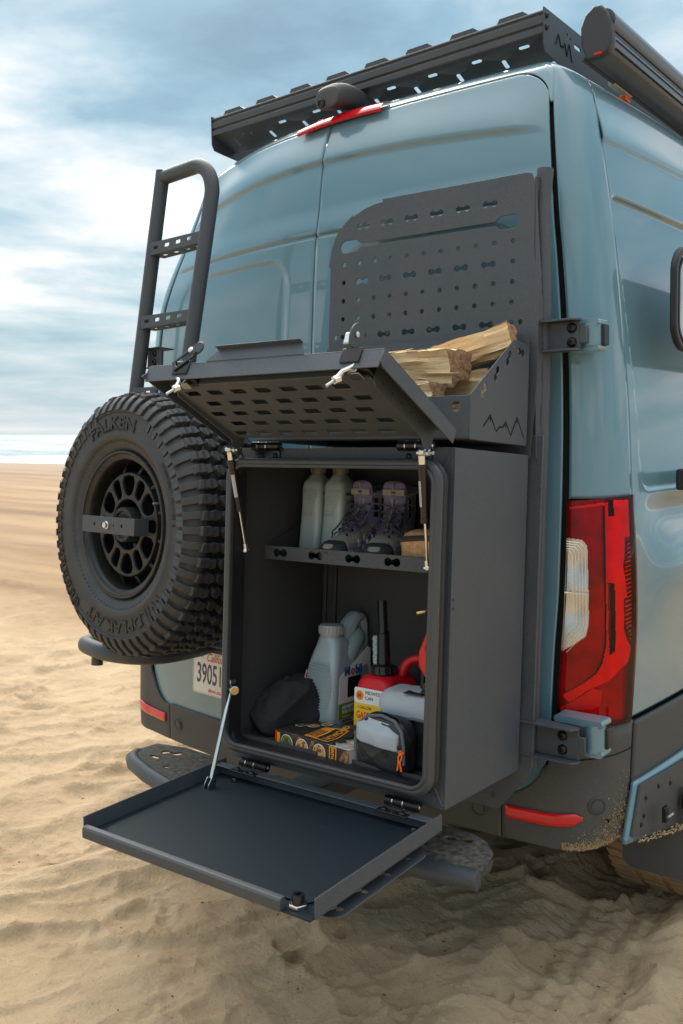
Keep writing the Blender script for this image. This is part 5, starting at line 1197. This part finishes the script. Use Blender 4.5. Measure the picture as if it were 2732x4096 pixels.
# two slim motor oil bottles on the shelf
def bottle(label, x, y, rz, lab):
    t = at_b('oil_bottle', label, 'bottle', x, y, SF, rz, 'silver oil bottles on the shelf')
    secs = [(.0, .030, .046, .010), (.006, .034, .050, .014), (.06, .034, .050, .016), (.10, .0335, .049, .016), (.150, .031, .046, .016), (.180, .0325, .044, .016), (.196, .031, .040, .016), (.205, .026, .033, .018), (.214, .021, .024, .018), (.224, .0185, .020, .0180)]
    b = MB(); lean = lambda z: .010 * math.sin(z * 15)
    b.loft([rr_ring(lean(z) * .6, 0, hx, hy, r, z, 6) for z, hx, hy, r in secs]); body_ = b.build('bottle_body', 'silver', t, angle=60, sub=1)
    b = MB(); b.lathe([(.0185, .218), (.0185, .222), (.021, .223), (.021, .244), (.0195, .247), (.001, .247)], 30, T3((.0, 0, 0))); b.build('screw_cap', 'capd', t)
    for k in range(16):
        a = 2 * math.pi * k / 16; MB().cyl((.0212 * math.cos(a), .0212 * math.sin(a), .226), (.0212 * math.cos(a), .0212 * math.sin(a), .243), .0012, 5).build('cap_ridge', 'capd', t)
    for i in range(13):
        z = .108 + i * .0058; hx = .0325; hy = .0465
        x1 = hx * (1 - .03 * (12 - i)) - .004; P = [Vector((lean(z) * .6 + u, -hy - .0008 - (.0022 if z < .12 else 0) + max(0, z - .15) * .06, z - .004 * abs(u) / hx)) for u in lin(-hx + .012, x1 - .010 + .001 * i, 6)]
        MB().tube(P, .0012, 6).build('grip_rib', 'silver', t)
    b = MB(); b.plate(rrect(-.034, .036, .070, .182, .012), [], .0, .0006, lambda a, c_, d: (.0345 + d - .0015 * (c_ > .16), a, c_)); lb = b.build('back_label', 'lilac', t)
    b = MB(); b.plate(rrect(-.030, .034, .056, .098, .004), [], .0, .0006, lambda a, c_, d: (.0356 + d, a, c_)); b.build('green_panel', 'green', lb)
    text(lab, .012, face_p(.0366, -.026, .164), 'label_text', 'inkblack', lb, bold=.0003)
    for i in range(10): MB().box(.0362, .0366, -.024, .024 - .004 * (i % 3), .150 - i * .0045, .1515 - i * .0045).build('label_text', 'inkblack', lb)
bottle('slim silver oil bottle at the far left of the shelf', -.578, .262, 3, 'Mobil 1')
bottle('slim silver oil bottle between its twin and the hiking boots', -.506, .268, 3, 'Mobil 1')

# large silver oil jug
jg = at_b('oil_jug', 'large silver oil jug with ribbed grip and white label on the cabinet floor', 'oil jug', -.490, .262, FL)
b = MB(); S = [(.0, .048, .086, .014, 0), (.006, .052, .090, .018, 0), (.08, .052, .090, .020, 0), (.155, .0515, .089, .020, 0), (.185, .049, .085, .022, .002), (.215, .043, .078, .022, .004)]
b.loft([rr_ring(0, dy, hx, hy, r, z, 7) for z, hx, hy, r, dy in S] + [rr_ring(0, -.022, .038, .045, .025, .235, 7), rr_ring(0, -.034, .033, .034, .028, .252, 7), rr_ring(0, -.038, .030, .030, .0295, .262, 7)]); b.build('jug_body', 'silver2', jg, angle=60, sub=1)
b = MB(); hp3 = [(.004, -.006, .215), (.004, .012, .250), (.004, .040, .284), (.004, .066, .303), (.004, .090, .300), (.004, .096, .262), (.004, .090, .20), (.004, .07, .17)]
b.tube([Vector(p) for p in hp3], [.028, .026, .023, .022, .022, .022, .027, .032], 8, sq=1.25); b.build('jug_handle', 'silver2', jg, sub=1)
b = MB(); b.tube([Vector((.012, -.02, .18)), Vector((.016, .012, .215)), Vector((.016, .045, .245)), Vector((.014, .075, .255))], [.04, .037, .033, .028], 14); b.build('jug_shoulder', 'silver2', jg, sub=1)
b = MB(); b.lathe([(.031, .255), (.0315, .262), (.034, .263), (.034, .284), (.0325, .288), (.028, .289), (.001, .289)], 40, T3((0, -.038, 0))); cp_ = b.build('screw_cap', 'cap', jg)
for k in range(22):
    a = 2 * math.pi * k / 22; MB().cyl((.0342 * math.cos(a), -.038 + .0342 * math.sin(a), .266), (.0342 * math.cos(a), -.038 + .0342 * math.sin(a), .283), .0012, 5).build('cap_ridge', 'cap', cp_)
for i in range(17):
    z = .066 + i * .0078; e_ = 1 - ((i - 9) / 10.5)**2; wl = .040 * math.sqrt(max(.15, e_)); c0 = .004 * (1 - i / 16)
    MB().tube([Vector((c0 + u, -.0905 - .001 + (.0035 if z > .16 else 0) * (z - .16) * 20, z - .003 * (u / .04))) for u in lin(-wl, wl, 7)], .0014, 6).build('grip_rib', 'silver2', jg)
def jl(a, c_, d): return (.0522 + d - (max(0, c_ - .165) * .10), a, c_)
lb_ = [(-.070, .012), (.084, .012), (.084, .215), (.070, .222), (.030, .200), (-.058, .160), (-.066, .150)]
b = MB(); b.plate(lb_, [], .0, .0008, jl); lb = b.build('front_label', 'white', jg)
MB().box(.053, .0536, -.070, .084, .012, .040).build('label_band', 'lilac', lb)
MB().box(.0534, .054, -.070, .084, .040, .082).build('label_band', 'green', lb)
MB().box(.0534, .054, -.070, .084, .012, .020).build('label_band', 'inkblack', lb)
MB().box(.0534, .0542, -.030, .03, .096, .150).build('label_band', 'inkblack', lb)
text('M', .034, face_p(.0545, -.048, .156), 'brand_text', 'blue', lb, bold=.0012); text('o', .034, face_p(.0545, -.018, .156), 'brand_text', 'red', lb, bold=.0012); text('bil', .034, face_p(.0545, .003, .156), 'brand_text', 'blue', lb, bold=.0012)
text('ADVANCED', .0125, face_p(.0545, -.054, .067), 'label_text', 'white', lb, bold=.0004); text('FUEL ECONOMY', .0125, face_p(.0545, -.054, .054), 'label_text', 'white', lb, bold=.0004); text('Suitable for', .008, face_p(.0545, -.054, .044), 'label_text', 'yellow', lb)
text('PROTECTS', .009, face_p(.0545, -.054, .0315), 'label_text', 'inkblack', lb); text('- GUARANTEED', .009, face_p(.0545, -.058, .0215), 'label_text', 'inkblack', lb); text('ADVANCED', .0065, face_p(.0545, -.054, .0135), 'label_text', 'white', lb)

# red petrol can with black spout
gc = at_b('petrol_can', 'red plastic petrol can with yellow label and black spout', 'petrol can', -.312, .235, FL, -2)
b = MB(); S = [(.0, .050, .068, .012), (.006, .055, .073, .018), (.10, .056, .074, .020), (.150, .055, .073, .020), (.168, .050, .068, .026), (.178, .040, .058, .030), (.182, .030, .045, .028)]
b.loft([rr_ring(0, 0, hx, hy, r, z, 7) for z, hx, hy, r in S]); b.build('can_body', 'redcan', gc, angle=60, sub=1)
b = MB(); b.tube([Vector(p) for p in [(.035, .010, .168), (.040, .02, .205), (.060, .03, .222), (.095, .04, .224), (.125, .05, .216), (.135, .05, .18), (.128, .05, .14), (.10, .04, .12), (.06, .02, .12)]], [.018, .014, .013, .013, .014, .018, .022, .026, .03], 14); b.build('can_handle', 'redcan', gc, sub=1)
b = MB(); b.loft([rr_ring(.085, .035, .055, .045, .02, z, 5) for z in (.0, .07, .12, .15)]); b.build('can_rear', 'redcan', gc, sub=1)
sm = T3((.004, -.022, .176)) @ RX(-4) @ RY(-6)
b = MB(); b.lathe([(.030, 0), (.0335, .004), (.0335, .024), (.030, .028), (.022, .030), (.001, .030)], 30, sm); sp = b.build('spout_collar', 'blackgloss', gc)
for k in range(14):
    a = 2 * math.pi * k / 14; p = sm @ Vector((.0335 * math.cos(a), .0335 * math.sin(a), .006)); q = sm @ Vector((.0335 * math.cos(a), .0335 * math.sin(a), .023)); MB().cyl(p, q, .0022, 6).build('collar_ridge', 'blackgloss', sp)
b = MB(); b.tube([sm @ Vector(p) for p in ((0, 0, .028), (0, 0, .09), (0, 0, .112))], [.0185, .0165, .0165], 20); b.build('spout_base', 'blackgloss', sp)
b = MB(); b.tube([sm @ Vector((0, 0, .110)), sm @ Vector((-.002, .0, .195))], [.0130, .0125], 20); b.build('spout_tube', 'blackgloss', sp)
MB().lathe([(.0165, 0), (.0175, .002), (.0165, .005)], 20, sm @ T3((0, 0, .109))).build('spout_ring', 'bolt', sp)
MB().tube([sm @ Vector((-.030 + .002 * math.sin(k * 2), .012, .026 + k * .0045)) for k in range(18)], [.010 + .0016 * (k % 2) for k in range(18)], 10).build('bellows', 'silver2', sp)
fz = lambda y: -.0748
b = MB(); b.plate(rrect(-.050, .052, .012, .148, .006), [], -.0758, -.0750, XZ); lb = b.build('can_label', 'yellow', gc)
b = MB(); b.plate(rrect(-.050, .052, .108, .148, .006), [], -.0764, -.0758, XZ); b.build('label_header', 'white', lb)
b = MB(); b.plate(circ(-.032, .128, .0125, 22), [], -.0770, -.0764, XZ); b.build('label_badge', 'amber', lb)
text('M', .016, face_m(-.0395, -.0776, .1225), 'badge_letter', 'red', lb, bold=.0008)
text('MIDWEST', .0125, face_m(-.015, -.0768, .133), 'label_text', 'inkblack', lb, sx=.95); text('CAN', .0125, face_m(-.015, -.0768, .119), 'label_text', 'inkblack', lb, sx=.95)
text('1 GALLON', .0105, face_m(-.040, -.0762, .094), 'label_text', 'inkblack', lb, sx=.9); text('GASOLINE', .026, face_m(-.042, -.0762, .069), 'label_text', 'red', lb, sx=.62, bold=.0005)
b = MB(); b.plate(rrect(-.034, -.012, .030, .060, .005), [rrect(-.032, -.014, .032, .058, .004)], -.0764, -.0758, XZ); b.build('hazard_sign', 'inkblack', lb)
MB().box(.006, .010, -.0764, -.0758, .040, .064).build('hazard_sign', 'inkblack', lb); text('Quick-Flow', .007, face_m(-.046, -.0762, .018), 'label_text', 'inkblack', lb)

# red and black tool at the right-hand wall
rt = at_b('red_tool', 'bright red angular housing standing against the right-hand wall of the cabinet', 'tool', -.090, .16, FL, -4)
b = MB(); b.plate([(-.055, .275), (-.030, .335), (.052, .335), (.052, .20), (-.030, .205), (-.055, .235)], [[(-.034, .285), (-.020, .315), (.036, .315), (.036, .275), (-.034, .272)]], -.05, .05, XZ); b.build('red_housing', 'redtool', rt, bevel=.005)
b = MB(); b.box(-.045, .050, -.035, .045, .0, .205); b.build('red_core', 'redtool', rt, bevel=.01)
b = MB(); b.box(-.052, -.040, -.045, .045, .16, .262); b.build('side_guard', 'bolt', rt, bevel=.004)
for k in range(7): MB().tube([Vector((-.036 + .01 * 0, -.037, .19 - k * .012)), Vector((.04, -.040, .20 - k * .012))], .003, 6).build('cooling_fin', 'blackgloss', rt)

# opened box of kindling sticks
fw = at_b('kindling_box', 'torn-open carton of kindling sticks lying flat at the front of the cabinet', 'carton', -.380, .070, FL, -7)
hx, hy, hz = .128, .062, .036
MB().box(-hx, hx, -hy, hy, 0, .001).build('box_base', 'cardgrey', fw)
MB().box(-hx, hx, -hy, -hy + .0015, 0, hz).build('front_side', 'cardtop', fw)
MB().box(-hx, hx, hy - .0015, hy, 0, hz).build('rear_side', 'cardtop', fw)
MB().box(-hx, -hx + .0015, -hy, hy, 0, hz).build('end_side', 'cardtop', fw)
MB().box(hx - .0015, hx, -hy, hy, 0, hz).build('end_side', 'cardgrey', fw)
def flap(u, v, x0=-hx, x1=.065):
    x = x0 + (x1 - x0) * u; y = -hy + 2 * hy * v; lift = .020 * smooth(.45, 1, u) * smooth(.3, 1, v) + .010 * math.sin(u * 3) * v
    tear = .012 * math.sin(v * 23) + .008 * math.sin(v * 51)
    return Vector((x + (tear if u > .98 else 0), y, hz + .001 + lift))
MB().grid(flap, lin(0, 1, 30), lin(0, 1, 16)).build('torn_lid', 'cardtop', fw, solid=.0015, fix=False)
MB().grid(lambda u, v: Vector((.055 + (hx - .055) * u, -hy + 2 * hy * v, hz + .0005 - .006 * math.sin(u * 3.1) * math.sin(v * 3.1))), lin(0, 1, 10), lin(0, 1, 10)).build('grey_flap', 'cardgrey', fw, solid=.001, fix=False)
for k in range(6): MB().box(-.10 + .002 * k, .10 + .004 * (k % 3), -.05 + k * .017, -.037 + k * .017, .018 + .002 * (k % 2), .030 + .003 * (k % 2)).build('kindling_stick', 'wood', fw, bevel=.001)
def onlid(u, v, o=.0016): p = flap(u, v); return Vector((p.x, p.y, p.z + o))
def patch(u0, u1, v0, v1, m, nm, par, o=.0018, n=8): return MB().grid(lambda a, c_: onlid(u0 + (u1 - u0) * a, v0 + (v1 - v0) * c_, o), lin(0, 1, n), lin(0, 1, n)).build(nm, m, par, fix=False)
patch(.50, .92, .06, .70, 'amber', 'title_panel', fw); patch(.70, .90, .10, .66, 'inkblack', 'title_bar', fw, .0022)
def tb(u0, v0, su, sv): return lambda p: onlid(u0 - p.y * su, v0 + p.x * sv, .0028 + p.z)
text('FATWOOD', .1, None, 'title_text', 'amber', fw, depth=.0003, bend=tb(.88, .13, 1.45, 1.35), bold=.002)
for k in range(4): text('ROASTS & GRILLS NATURALLY', .03, None, 'small_text', 'inkblack', fw, depth=.0003, bend=tb(.66 - k * .04, .12, 1.0, .95))
text('READY TO BURN IN SECONDS', .05, None, 'small_text', 'amber', fw, depth=.0003, bend=lambda p: onlid(.03 + p.x * .30, .93 + p.y * .9, .0028))
for (u, v, m_) in ((.16, .52, 'food2'), (.32, .62, 'food1'), (.44, .84, 'food1')):
    for rr_, mm, o in ((.085, 'white', .0024), (.078, m_, .0032)):
        P = [onlid(u + rr_ * math.cos(2 * math.pi * k / 24), v + rr_ * 1.35 * math.sin(2 * math.pi * k / 24), o) for k in range(24)]
        b = MB(); b.add([onlid(u, v, o)] + P, [(0, 1 + k, 1 + (k + 1) % 24) for k in range(24)]); b.build('photo_roundel', mm, fw, fix=False)
for x, m_ in ((-.085, 'food2'), (-.030, 'food1'), (.030, 'food1')):
    for rr_, mm, o in ((.0215, 'white', .0006), (.020, m_, .0012)): b = MB(); b.plate(circ(x, .010, rr_, 26), [], -hy - o, -hy - o + .0005, XZ); b.build('photo_roundel', mm, fw)
for x0, x1, s_ in ((-.062, -.040, .02), (-.012, .006, .015), (.094, .122, .02)): b = MB(); b.plate([(x0, .002), (x1, .002), (x1 + s_ * .4, .034), (x0 + s_, .034)], [], -hy - .0005, -hy, XZ); b.build('stick_picture', 'brown', fw)
MB().box(-.120, -.110, -hy - .0006, -hy, .006, .032).build('amber_strip', 'amber', fw); MB().box(-.127, -.121, -hy - .0006, -hy, .002, .034).build('red_strip', 'red', fw)
b = MB(); b.plate(rrect(.064, .088, .002, .034, .001), [rrect(.067, .085, .004, .032, .001)], -hy - .0010, -hy - .0003, XZ); b.build('name_frame', 'amber', fw)
text('FATWOOD', .012, T3((.071, -hy - .0008, .031)) @ RY(90) @ face_m(0, 0, 0), 'name_text', 'amber', fw, sx=.9, bold=.0006)

def soft_ring(cx_, cy_, hx, hy, r):      # rounded rectangle resampled evenly so folds can form on the flats
    P = rrect(cx_ - hx, cx_ + hx, cy_ - hy, cy_ + hy, r, 8); P.append(P[0]); L_ = [0]
    for p, q in zip(P, P[1:]): L_.append(L_[-1] + math.hypot(q[0] - p[0], q[1] - p[1]))
    o = []; k = 0
    for i in range(84):
        d = L_[-1] * i / 84
        while L_[k + 1] < d: k += 1
        f = (d - L_[k]) / max(1e-9, L_[k + 1] - L_[k]); o.append((P[k][0] + (P[k + 1][0] - P[k][0]) * f, P[k][1] + (P[k + 1][1] - P[k][1]) * f))
    return o
# soft things: cushion-like lofted bodies with folds
def soft(name, label, cat_, x, y, z, rz, secs, mt, folds=.008, seed=1, n=40, part='bag_body'):
    t = at_b(name, label, cat_, x, y, z, rz); rings = []
    for (zz, cx_, cy_, hx, hy, r) in secs:
        ring = []
        for k, (a, c_) in enumerate(soft_ring(cx_, cy_, hx, hy, r)):
            g1 = a * 19 + c_ * 13 + zz * 27 + seed + .9 * math.sin(zz * 23 + a * 17); g2 = c_ * 24 - zz * 34 + seed * 2 + .9 * math.sin(a * 31)
            w_ = folds * (.9 - 1.6 * abs(math.sin(g1)) ** .6 + .5 - 1.0 * abs(math.sin(g2)) ** .6 + .18 * math.sin(a * 95 + zz * 80 + c_ * 60))
            d = math.hypot(a - cx_, c_ - cy_) or 1; ring.append(Vector((a + (a - cx_) / d * w_, c_ + (c_ - cy_) / d * w_, zz + w_ * .4)))
        rings.append(ring)
    b = MB(); b.loft(rings); o = b.build(part, mt, t, angle=80, sub=1); return t, o
dense = lambda S: [tuple(cat([(s[0], s[i]) for s in S], z) if i else z for i in range(6)) for z in lin(S[0][0], S[-1][0], 34)]
df, db = soft('black_duffel', 'slumped black canvas duffel bag in the left corner of the cabinet floor', 'bag', -.598, .175, FL, -22,
    dense([(.0, .02, 0, .070, .10, .03), (.02, .02, 0, .084, .12, .04), (.06, .02, .0, .084, .12, .045), (.10, .030, .005, .074, .105, .045), (.125, .042, .01, .056, .090, .04), (.146, .050, .012, .030, .066, .024)]), 'cloth_black', .0105, 2)
MB().tube([Vector((.070 - .000 * k, -.09 + .02 * k, .03 + .014 * k)) for k in range(9)], .0035, 8).build('zip', 'blackgloss', df)
MB().tube([Vector((.045, .04, .150)), Vector((.050, .03, .162)), Vector((.060, .02, .150)), Vector((.064, .018, .138))], .0022, 6).build('twine_end', 'tan', df)
MB().tube([Vector((-.06, -.08, .06)), Vector((-.03, -.10, .09)), Vector((.02, -.10, .085)), Vector((.05, -.07, .11)), Vector((.04, -.02, .145))], .008, 8, sq=.3).build('carry_strap', 'cloth_black', df)

# grey and black insulated pouches: lower front one, upper one behind it
ub, ubb = soft('insulated_pouch', 'grey-topped black pouch standing behind the smaller front pouch', 'pouch', -.148, .115, FL - .008, 3,
    dense([(.0, 0, 0, .070, .040, .02), (.02, 0, 0, .078, .050, .03), (.10, 0, 0, .080, .052, .03), (.135, 0, 0, .082, .054, .03)]), 'cloth_rip', .003, 5)
S = dense([(.128, 0, 0, .083, .055, .03), (.150, 0, 0, .086, .058, .034), (.172, 0, .004, .084, .056, .034), (.186, 0, .008, .070, .045, .03), (.190, .0, .010, .045, .028, .02)])
MB().loft([[Vector((a + .003 * math.sin(a * 90 + z * 80), c_ + .003 * math.sin(a * 70), z + .003 * math.sin(a * 50))) for a, c_ in rrect(cx_ - hx, cx_ + hx, cy_ - hy, cy_ + hy, r, 9)] for z, cx_, cy_, hx, hy, r in S]).build('grey_top', 'cloth_grey', ub, angle=80, sub=1)
MB().tube([Vector((x, -.056 - .0008, .128 + .002 * math.sin(x * 60))) for x in lin(-.078, .078, 14)], .004, 8).build('zip', 'cloth_pipe', ub)
MB().box(-.012, .040, -.052, -.020, .186, .1885).build('webbing_loop', 'cloth_rip', ub, bevel=.001)
MB().box(.028, .078, -.035, .012, .192, .214).build('buckle', 'blackgloss', ub, bevel=.004)
MB().box(.030, .078, -.045, -.01, .188, .196).build('buckle_base', 'bolt', ub, bevel=.003)
fp, fpb = soft('zip_pouch', 'small rounded pouch with grey upper panel and orange zip cord, in front', 'pouch', -.180, .032, FL, -6,
    dense([(.0, 0, 0, .066, .026, .02), (.015, 0, 0, .075, .034, .028), (.06, 0, 0, .077, .036, .03), (.095, 0, 0, .074, .034, .03), (.118, 0, .002, .062, .028, .026), (.128, 0, .004, .044, .018, .017)]), 'cloth_rip', .003, 9)
def fpanel(u, v):
    zc = .062 + .056 * v; wd = .064 - .016 * smooth(.5, 1, v)**2; x = -wd + 2 * wd * u - .004
    return Vector((x, -.0415 - .006 * math.sin(math.pi * u) * math.sin(math.pi * min(1, v + .15)) + .014 * smooth(.55, 1, v) + .010 * (2 * u - 1)**4 + .001 * math.sin(x * 120 + zc * 60), zc - .004 * (2 * u - 1)))
MB().grid(fpanel, lin(0, 1, 30), lin(0, 1, 20)).build('grey_panel', 'cloth_grey', fp, solid=.002, fix=False)
P = [Vector((-.072, -.028, .040)), Vector((-.071, -.028, .075)), Vector((-.062, -.026, .105)), Vector((-.040, -.022, .124)), Vector((0, -.020, .130)), Vector((.040, -.022, .124)), Vector((.064, -.026, .104)), Vector((.073, -.028, .070)), Vector((.074, -.028, .030))]
MB().tube(P, .0042, 8).build('piping', 'cloth_pipe', fp)
MB().tube([p + Vector((.003, .008, .003)) for p in P[3:]], .003, 6).build('zip', 'bolt', fp)
for s_ in (-1, 1): MB().tube([Vector((.071, -.033, .062)), Vector((.071 + s_ * .005, -.038, .050)), Vector((.069 + s_ * .002, -.038, .038)), Vector((.070 + s_ * .006, -.038, .018))], .0021, 8).build('orange_cord', 'orange', fp)
MB().tube([Vector((.064, -.034, .060)), Vector((.071, -.038, .066)), Vector((.078, -.034, .060)), Vector((.071, -.040, .054)), Vector((.064, -.034, .060))], .0021, 8).build('cord_knot', 'orange', fp)
for s_ in (-1, 1): MB().box(.066 + s_ * .005, .072 + s_ * .005, -.040, -.037, .004, .019).build('cord_end', 'bolt', fp, bevel=.001)

# tan pouch on the shelf
tp_, tb_ = soft('tan_pouch', 'tan canvas zip pouch at the right end of the shelf', 'pouch', -.130, .165, SF, -4,
    dense([(.0, 0, 0, .082, .040, .02), (.012, 0, 0, .090, .048, .025), (.045, 0, 0, .092, .050, .028), (.066, 0, 0, .090, .049, .028), (.082, 0, .002, .082, .042, .026), (.090, 0, .006, .060, .028, .02)]), 'tan', .0025, 4)
MB().tube([Vector((x, -.051 + .0 * x, .066 + .004 * math.cos(x * 30))) for x in lin(-.090, .085, 16)], .0065, 8, sq=.5).build('zip_tape', 'cloth_rip', tp_)
for k in range(44): x = -.088 + k * .004; MB().box(x, x + .0022, -.0560, -.0535, .0645 + .004 * math.cos(x * 30), .0700 + .004 * math.cos(x * 30)).build('zip_tooth', 'blackgloss', tp_)

# hiking boots: sole, upper, shaft, tongue, collar, laces. Local -Y points to the toe.
def boot(label, x, y, rz, lean=0.):
    t = at_b('hiking_boot', label, 'boot', x, y, SF, rz, 'purple and grey hiking boots on the shelf'); t.matrix_world = t.matrix_world @ Matrix.Scale(.93, 4)
    ws = [(-.150, .010), (-.142, .026), (-.125, .040), (-.10, .047), (-.06, .049), (-.02, .043), (.03, .037), (.08, .036), (.115, .034), (.135, .024), (.142, .008)]
    tops = [(-.150, .022), (-.142, .036), (-.125, .048), (-.10, .056), (-.06, .068), (-.02, .088), (.03, .105), (.08, .105), (.115, .104), (.135, .095), (.142, .070)]
    out_ = lambda s, g: [(-(w_ + g) * s * 1.0, yy) for yy, w_ in ws]
    def section(yy, g=0., zs=0., ze=1.):
        w_ = lerp_t(ws, yy) + g; h = lerp_t(tops, yy); ring = []
        for k in range(20):
            a = math.pi * k / 19; c, s_ = math.cos(a), math.sin(a)
            ring.append(Vector((w_ * abs(c)**.6 * (1 if c > 0 else -1), yy, .018 + (h - .018) * abs(s_)**.8)))
        return ring + [Vector((-w_ * .9, yy, .012)), Vector((w_ * .9, yy, .012))]
    YS = [-.149, -.146, -.140, -.130, -.118, -.10, -.08, -.05, -.02, .01, .04, .07, .10, .12, .133, .140]
    MB().loft([section(q) for q in YS]).build('upper', 'suede', t, angle=80, sub=1)
    MB().loft([section(q, .0025) for q in [-.1535, -.151, -.146, -.138, -.126, -.112, -.100]]).build('toe_cap', 'bootrub', t, angle=80, sub=1)
    o_l = [(w_ + .004, yy) for yy, w_ in ws]; lo_ = o_l + [(-a, c_) for a, c_ in o_l[::-1]]
    MB().plate(lo_, [], 0, .020, XY).build('sole', 'bootrub', t, bevel=.004)
    for sx in (-1, 1):
        MB().tube([Vector((sx * (lerp_t(ws, q) * .99 + .0015), q, z)) for q, z in ((-.11, .036), (-.08, .037), (-.05, .040), (-.02, .048), (.0, .066), (.02, .090))], .010, 10, sq=.3).build('side_overlay', 'purple', t, sub=1)
        for k in range(3):
            q = -.062 + k * .030; MB().box(sx * (lerp_t(ws, q) + .001) - .003, sx * (lerp_t(ws, q) + .001) + .003, q - .006, q + .006, .034 + k * .006, .058 + k * .012).build('lace_tab', 'suede', t, bevel=.002)
    def shaft(z0, z1, sc=1., n=9, rim=0.):
        rings = []
        for i in range(n):
            z = z0 + (z1 - z0) * i / (n - 1); u = (z - .08) / .12; ring = []
            for k in range(28):
                a = 2 * math.pi * k / 28; rx = (.037 + .005 * u) * sc; ry = (.056 + .003 * u) * sc
                ring.append(Vector((rx * math.cos(a) + lean * z, .068 - .006 * u + ry * math.sin(a), z + (.014 * math.sin(a)) * u)))
            rings.append(ring)
        return rings
    MB().loft(shaft(.06, .186), cap=False).build('shaft', 'suede', t, solid=.005, fix=True, sub=1)
    MB().loft(shaft(.098, .150, 1.035), cap=False).build('shaft_mesh', 'purple', t)
    MB().tube(shaft(.190, .191, 1.0, 2)[0], .0075, 10, wrap=True, cap=False).build('collar', 'purple', t)
    MB().loft(shaft(.165, .166, .96, 2)).build('lining', 'black', t)
    for sx in (-1, 1):
        for k in range(3): MB().box(sx * .041 - .003 + lean * .17, sx * .041 + .003 + lean * .17, .012 + k * .0, .030, .118 + k * .020, .132 + k * .020).build('speed_hook', 'bolt', t, bevel=.002)
    tg = [(-.068, .058, .024, .010), (-.042, .078, .026, .012), (-.012, .102, .028, .014), (.010, .135, .031, .014), (.016, .165, .035, .013), (.012, .195, .037, .011), (.006, .212, .035, .009), (.004, .219, .024, .006)]
    rings = [[Vector((w_ * math.cos(a) + lean * z, yy + d * math.sin(a) * .6, z + d * math.sin(a) * .8)) for a in [2 * math.pi * k / 18 for k in range(18)]] for yy, z, w_, d in tg]
    MB().loft(rings).build('tongue', 'purple', t, angle=80, sub=1)
    MB().tube([Vector((lean * z, yy - d * .75, z + .004)) for yy, z, w_, d in tg[1:-1]], .0075, 10, sq=.35).build('tongue_strip', 'suede', t)
    MB().box(-.033 + lean * .19, .033 + lean * .19, -.0015, .003, .180, .198).build('tongue_label', 'suede', t, bevel=.001)
    for s_ in (1, -1): MB().tube([Vector((lean * .19 + .007 * math.cos(a) * 1, -.0025, .189 + s_ * (.005 - .0042 * math.sin(a)))) for a in lin(math.pi * .15, math.pi * .85, 7)], .0012, 6).build('label_logo', 'inkblack', t)
    ey = [(-.076, .060, .022), (-.055, .072, .024), (-.036, .086, .026), (-.017, .102, .028), (-.002, .122, .031), (.006, .146, .035)]
    for i in range(len(ey) - 1):
        (y0, z0, w0), (y1, z1, w1) = ey[i], ey[i + 1]
        for sx in (-1, 1):
            P = [Vector((sx * (w0 + (-w1 - w0) * u) + lean * z0, y0 + (y1 - y0) * u - .009 - .003 * math.sin(math.pi * u), z0 + (z1 - z0) * u + .009 + .004 * math.sin(math.pi * u))) for u in lin(0, 1, 7)]
            MB().tube(P, .0023, 6).build('lace', 'lace', t)
    for k, (a_, b_2) in enumerate((((-.03, -.02, .125), (-.058, -.055, .052)), ((.028, -.02, .12), (.050, -.06, .060)), ((.01, -.02, .13), (.02, -.075, .078)))):
        P = [Vector(a_) + (Vector(b_2) - Vector(a_)) * u + Vector((.006 * math.sin(u * 7 + k), -.012 * math.sin(math.pi * u), .006 * math.sin(u * 9 + k))) for u in lin(0, 1, 12)]
        MB().tube(P, .0023, 6).build('lace_end', 'lace', t)
    for yy, z, w_ in ey:
        for sx in (-1, 1): MB().lathe([(.0035, -.002), (.0035, .002)], 8, axis_m(Vector((sx * w_ + lean * z, yy - .008, z + .008)), (sx * .4, -.6, .6))).build('eyelet', 'bolt', t)
    return t
boot('purple and grey hiking boot next to the oil bottles, toe in front of them', -.418, .240, -4)
boot('purple and grey hiking boot between its mate and the tan pouch', -.318, .248, 12)

# twig on the sand
b_ = MB(); b_.tube([Vector((-2.72, 1.80, .012)), Vector((-2.68, 1.81, .020)), Vector((-2.64, 1.795, .018)), Vector((-2.61, 1.81, .022)), Vector((-2.595, 1.80, .018))], .0018, 6)
tw_ = b_.build('twig', 'twig'); tag(tw_, 'thin dark dry twig lying on the sand', 'twig')

# ------------------------------------------------------------------ finish
for o in list(bpy.data.objects):
    if '_van' in o: del o['_van']
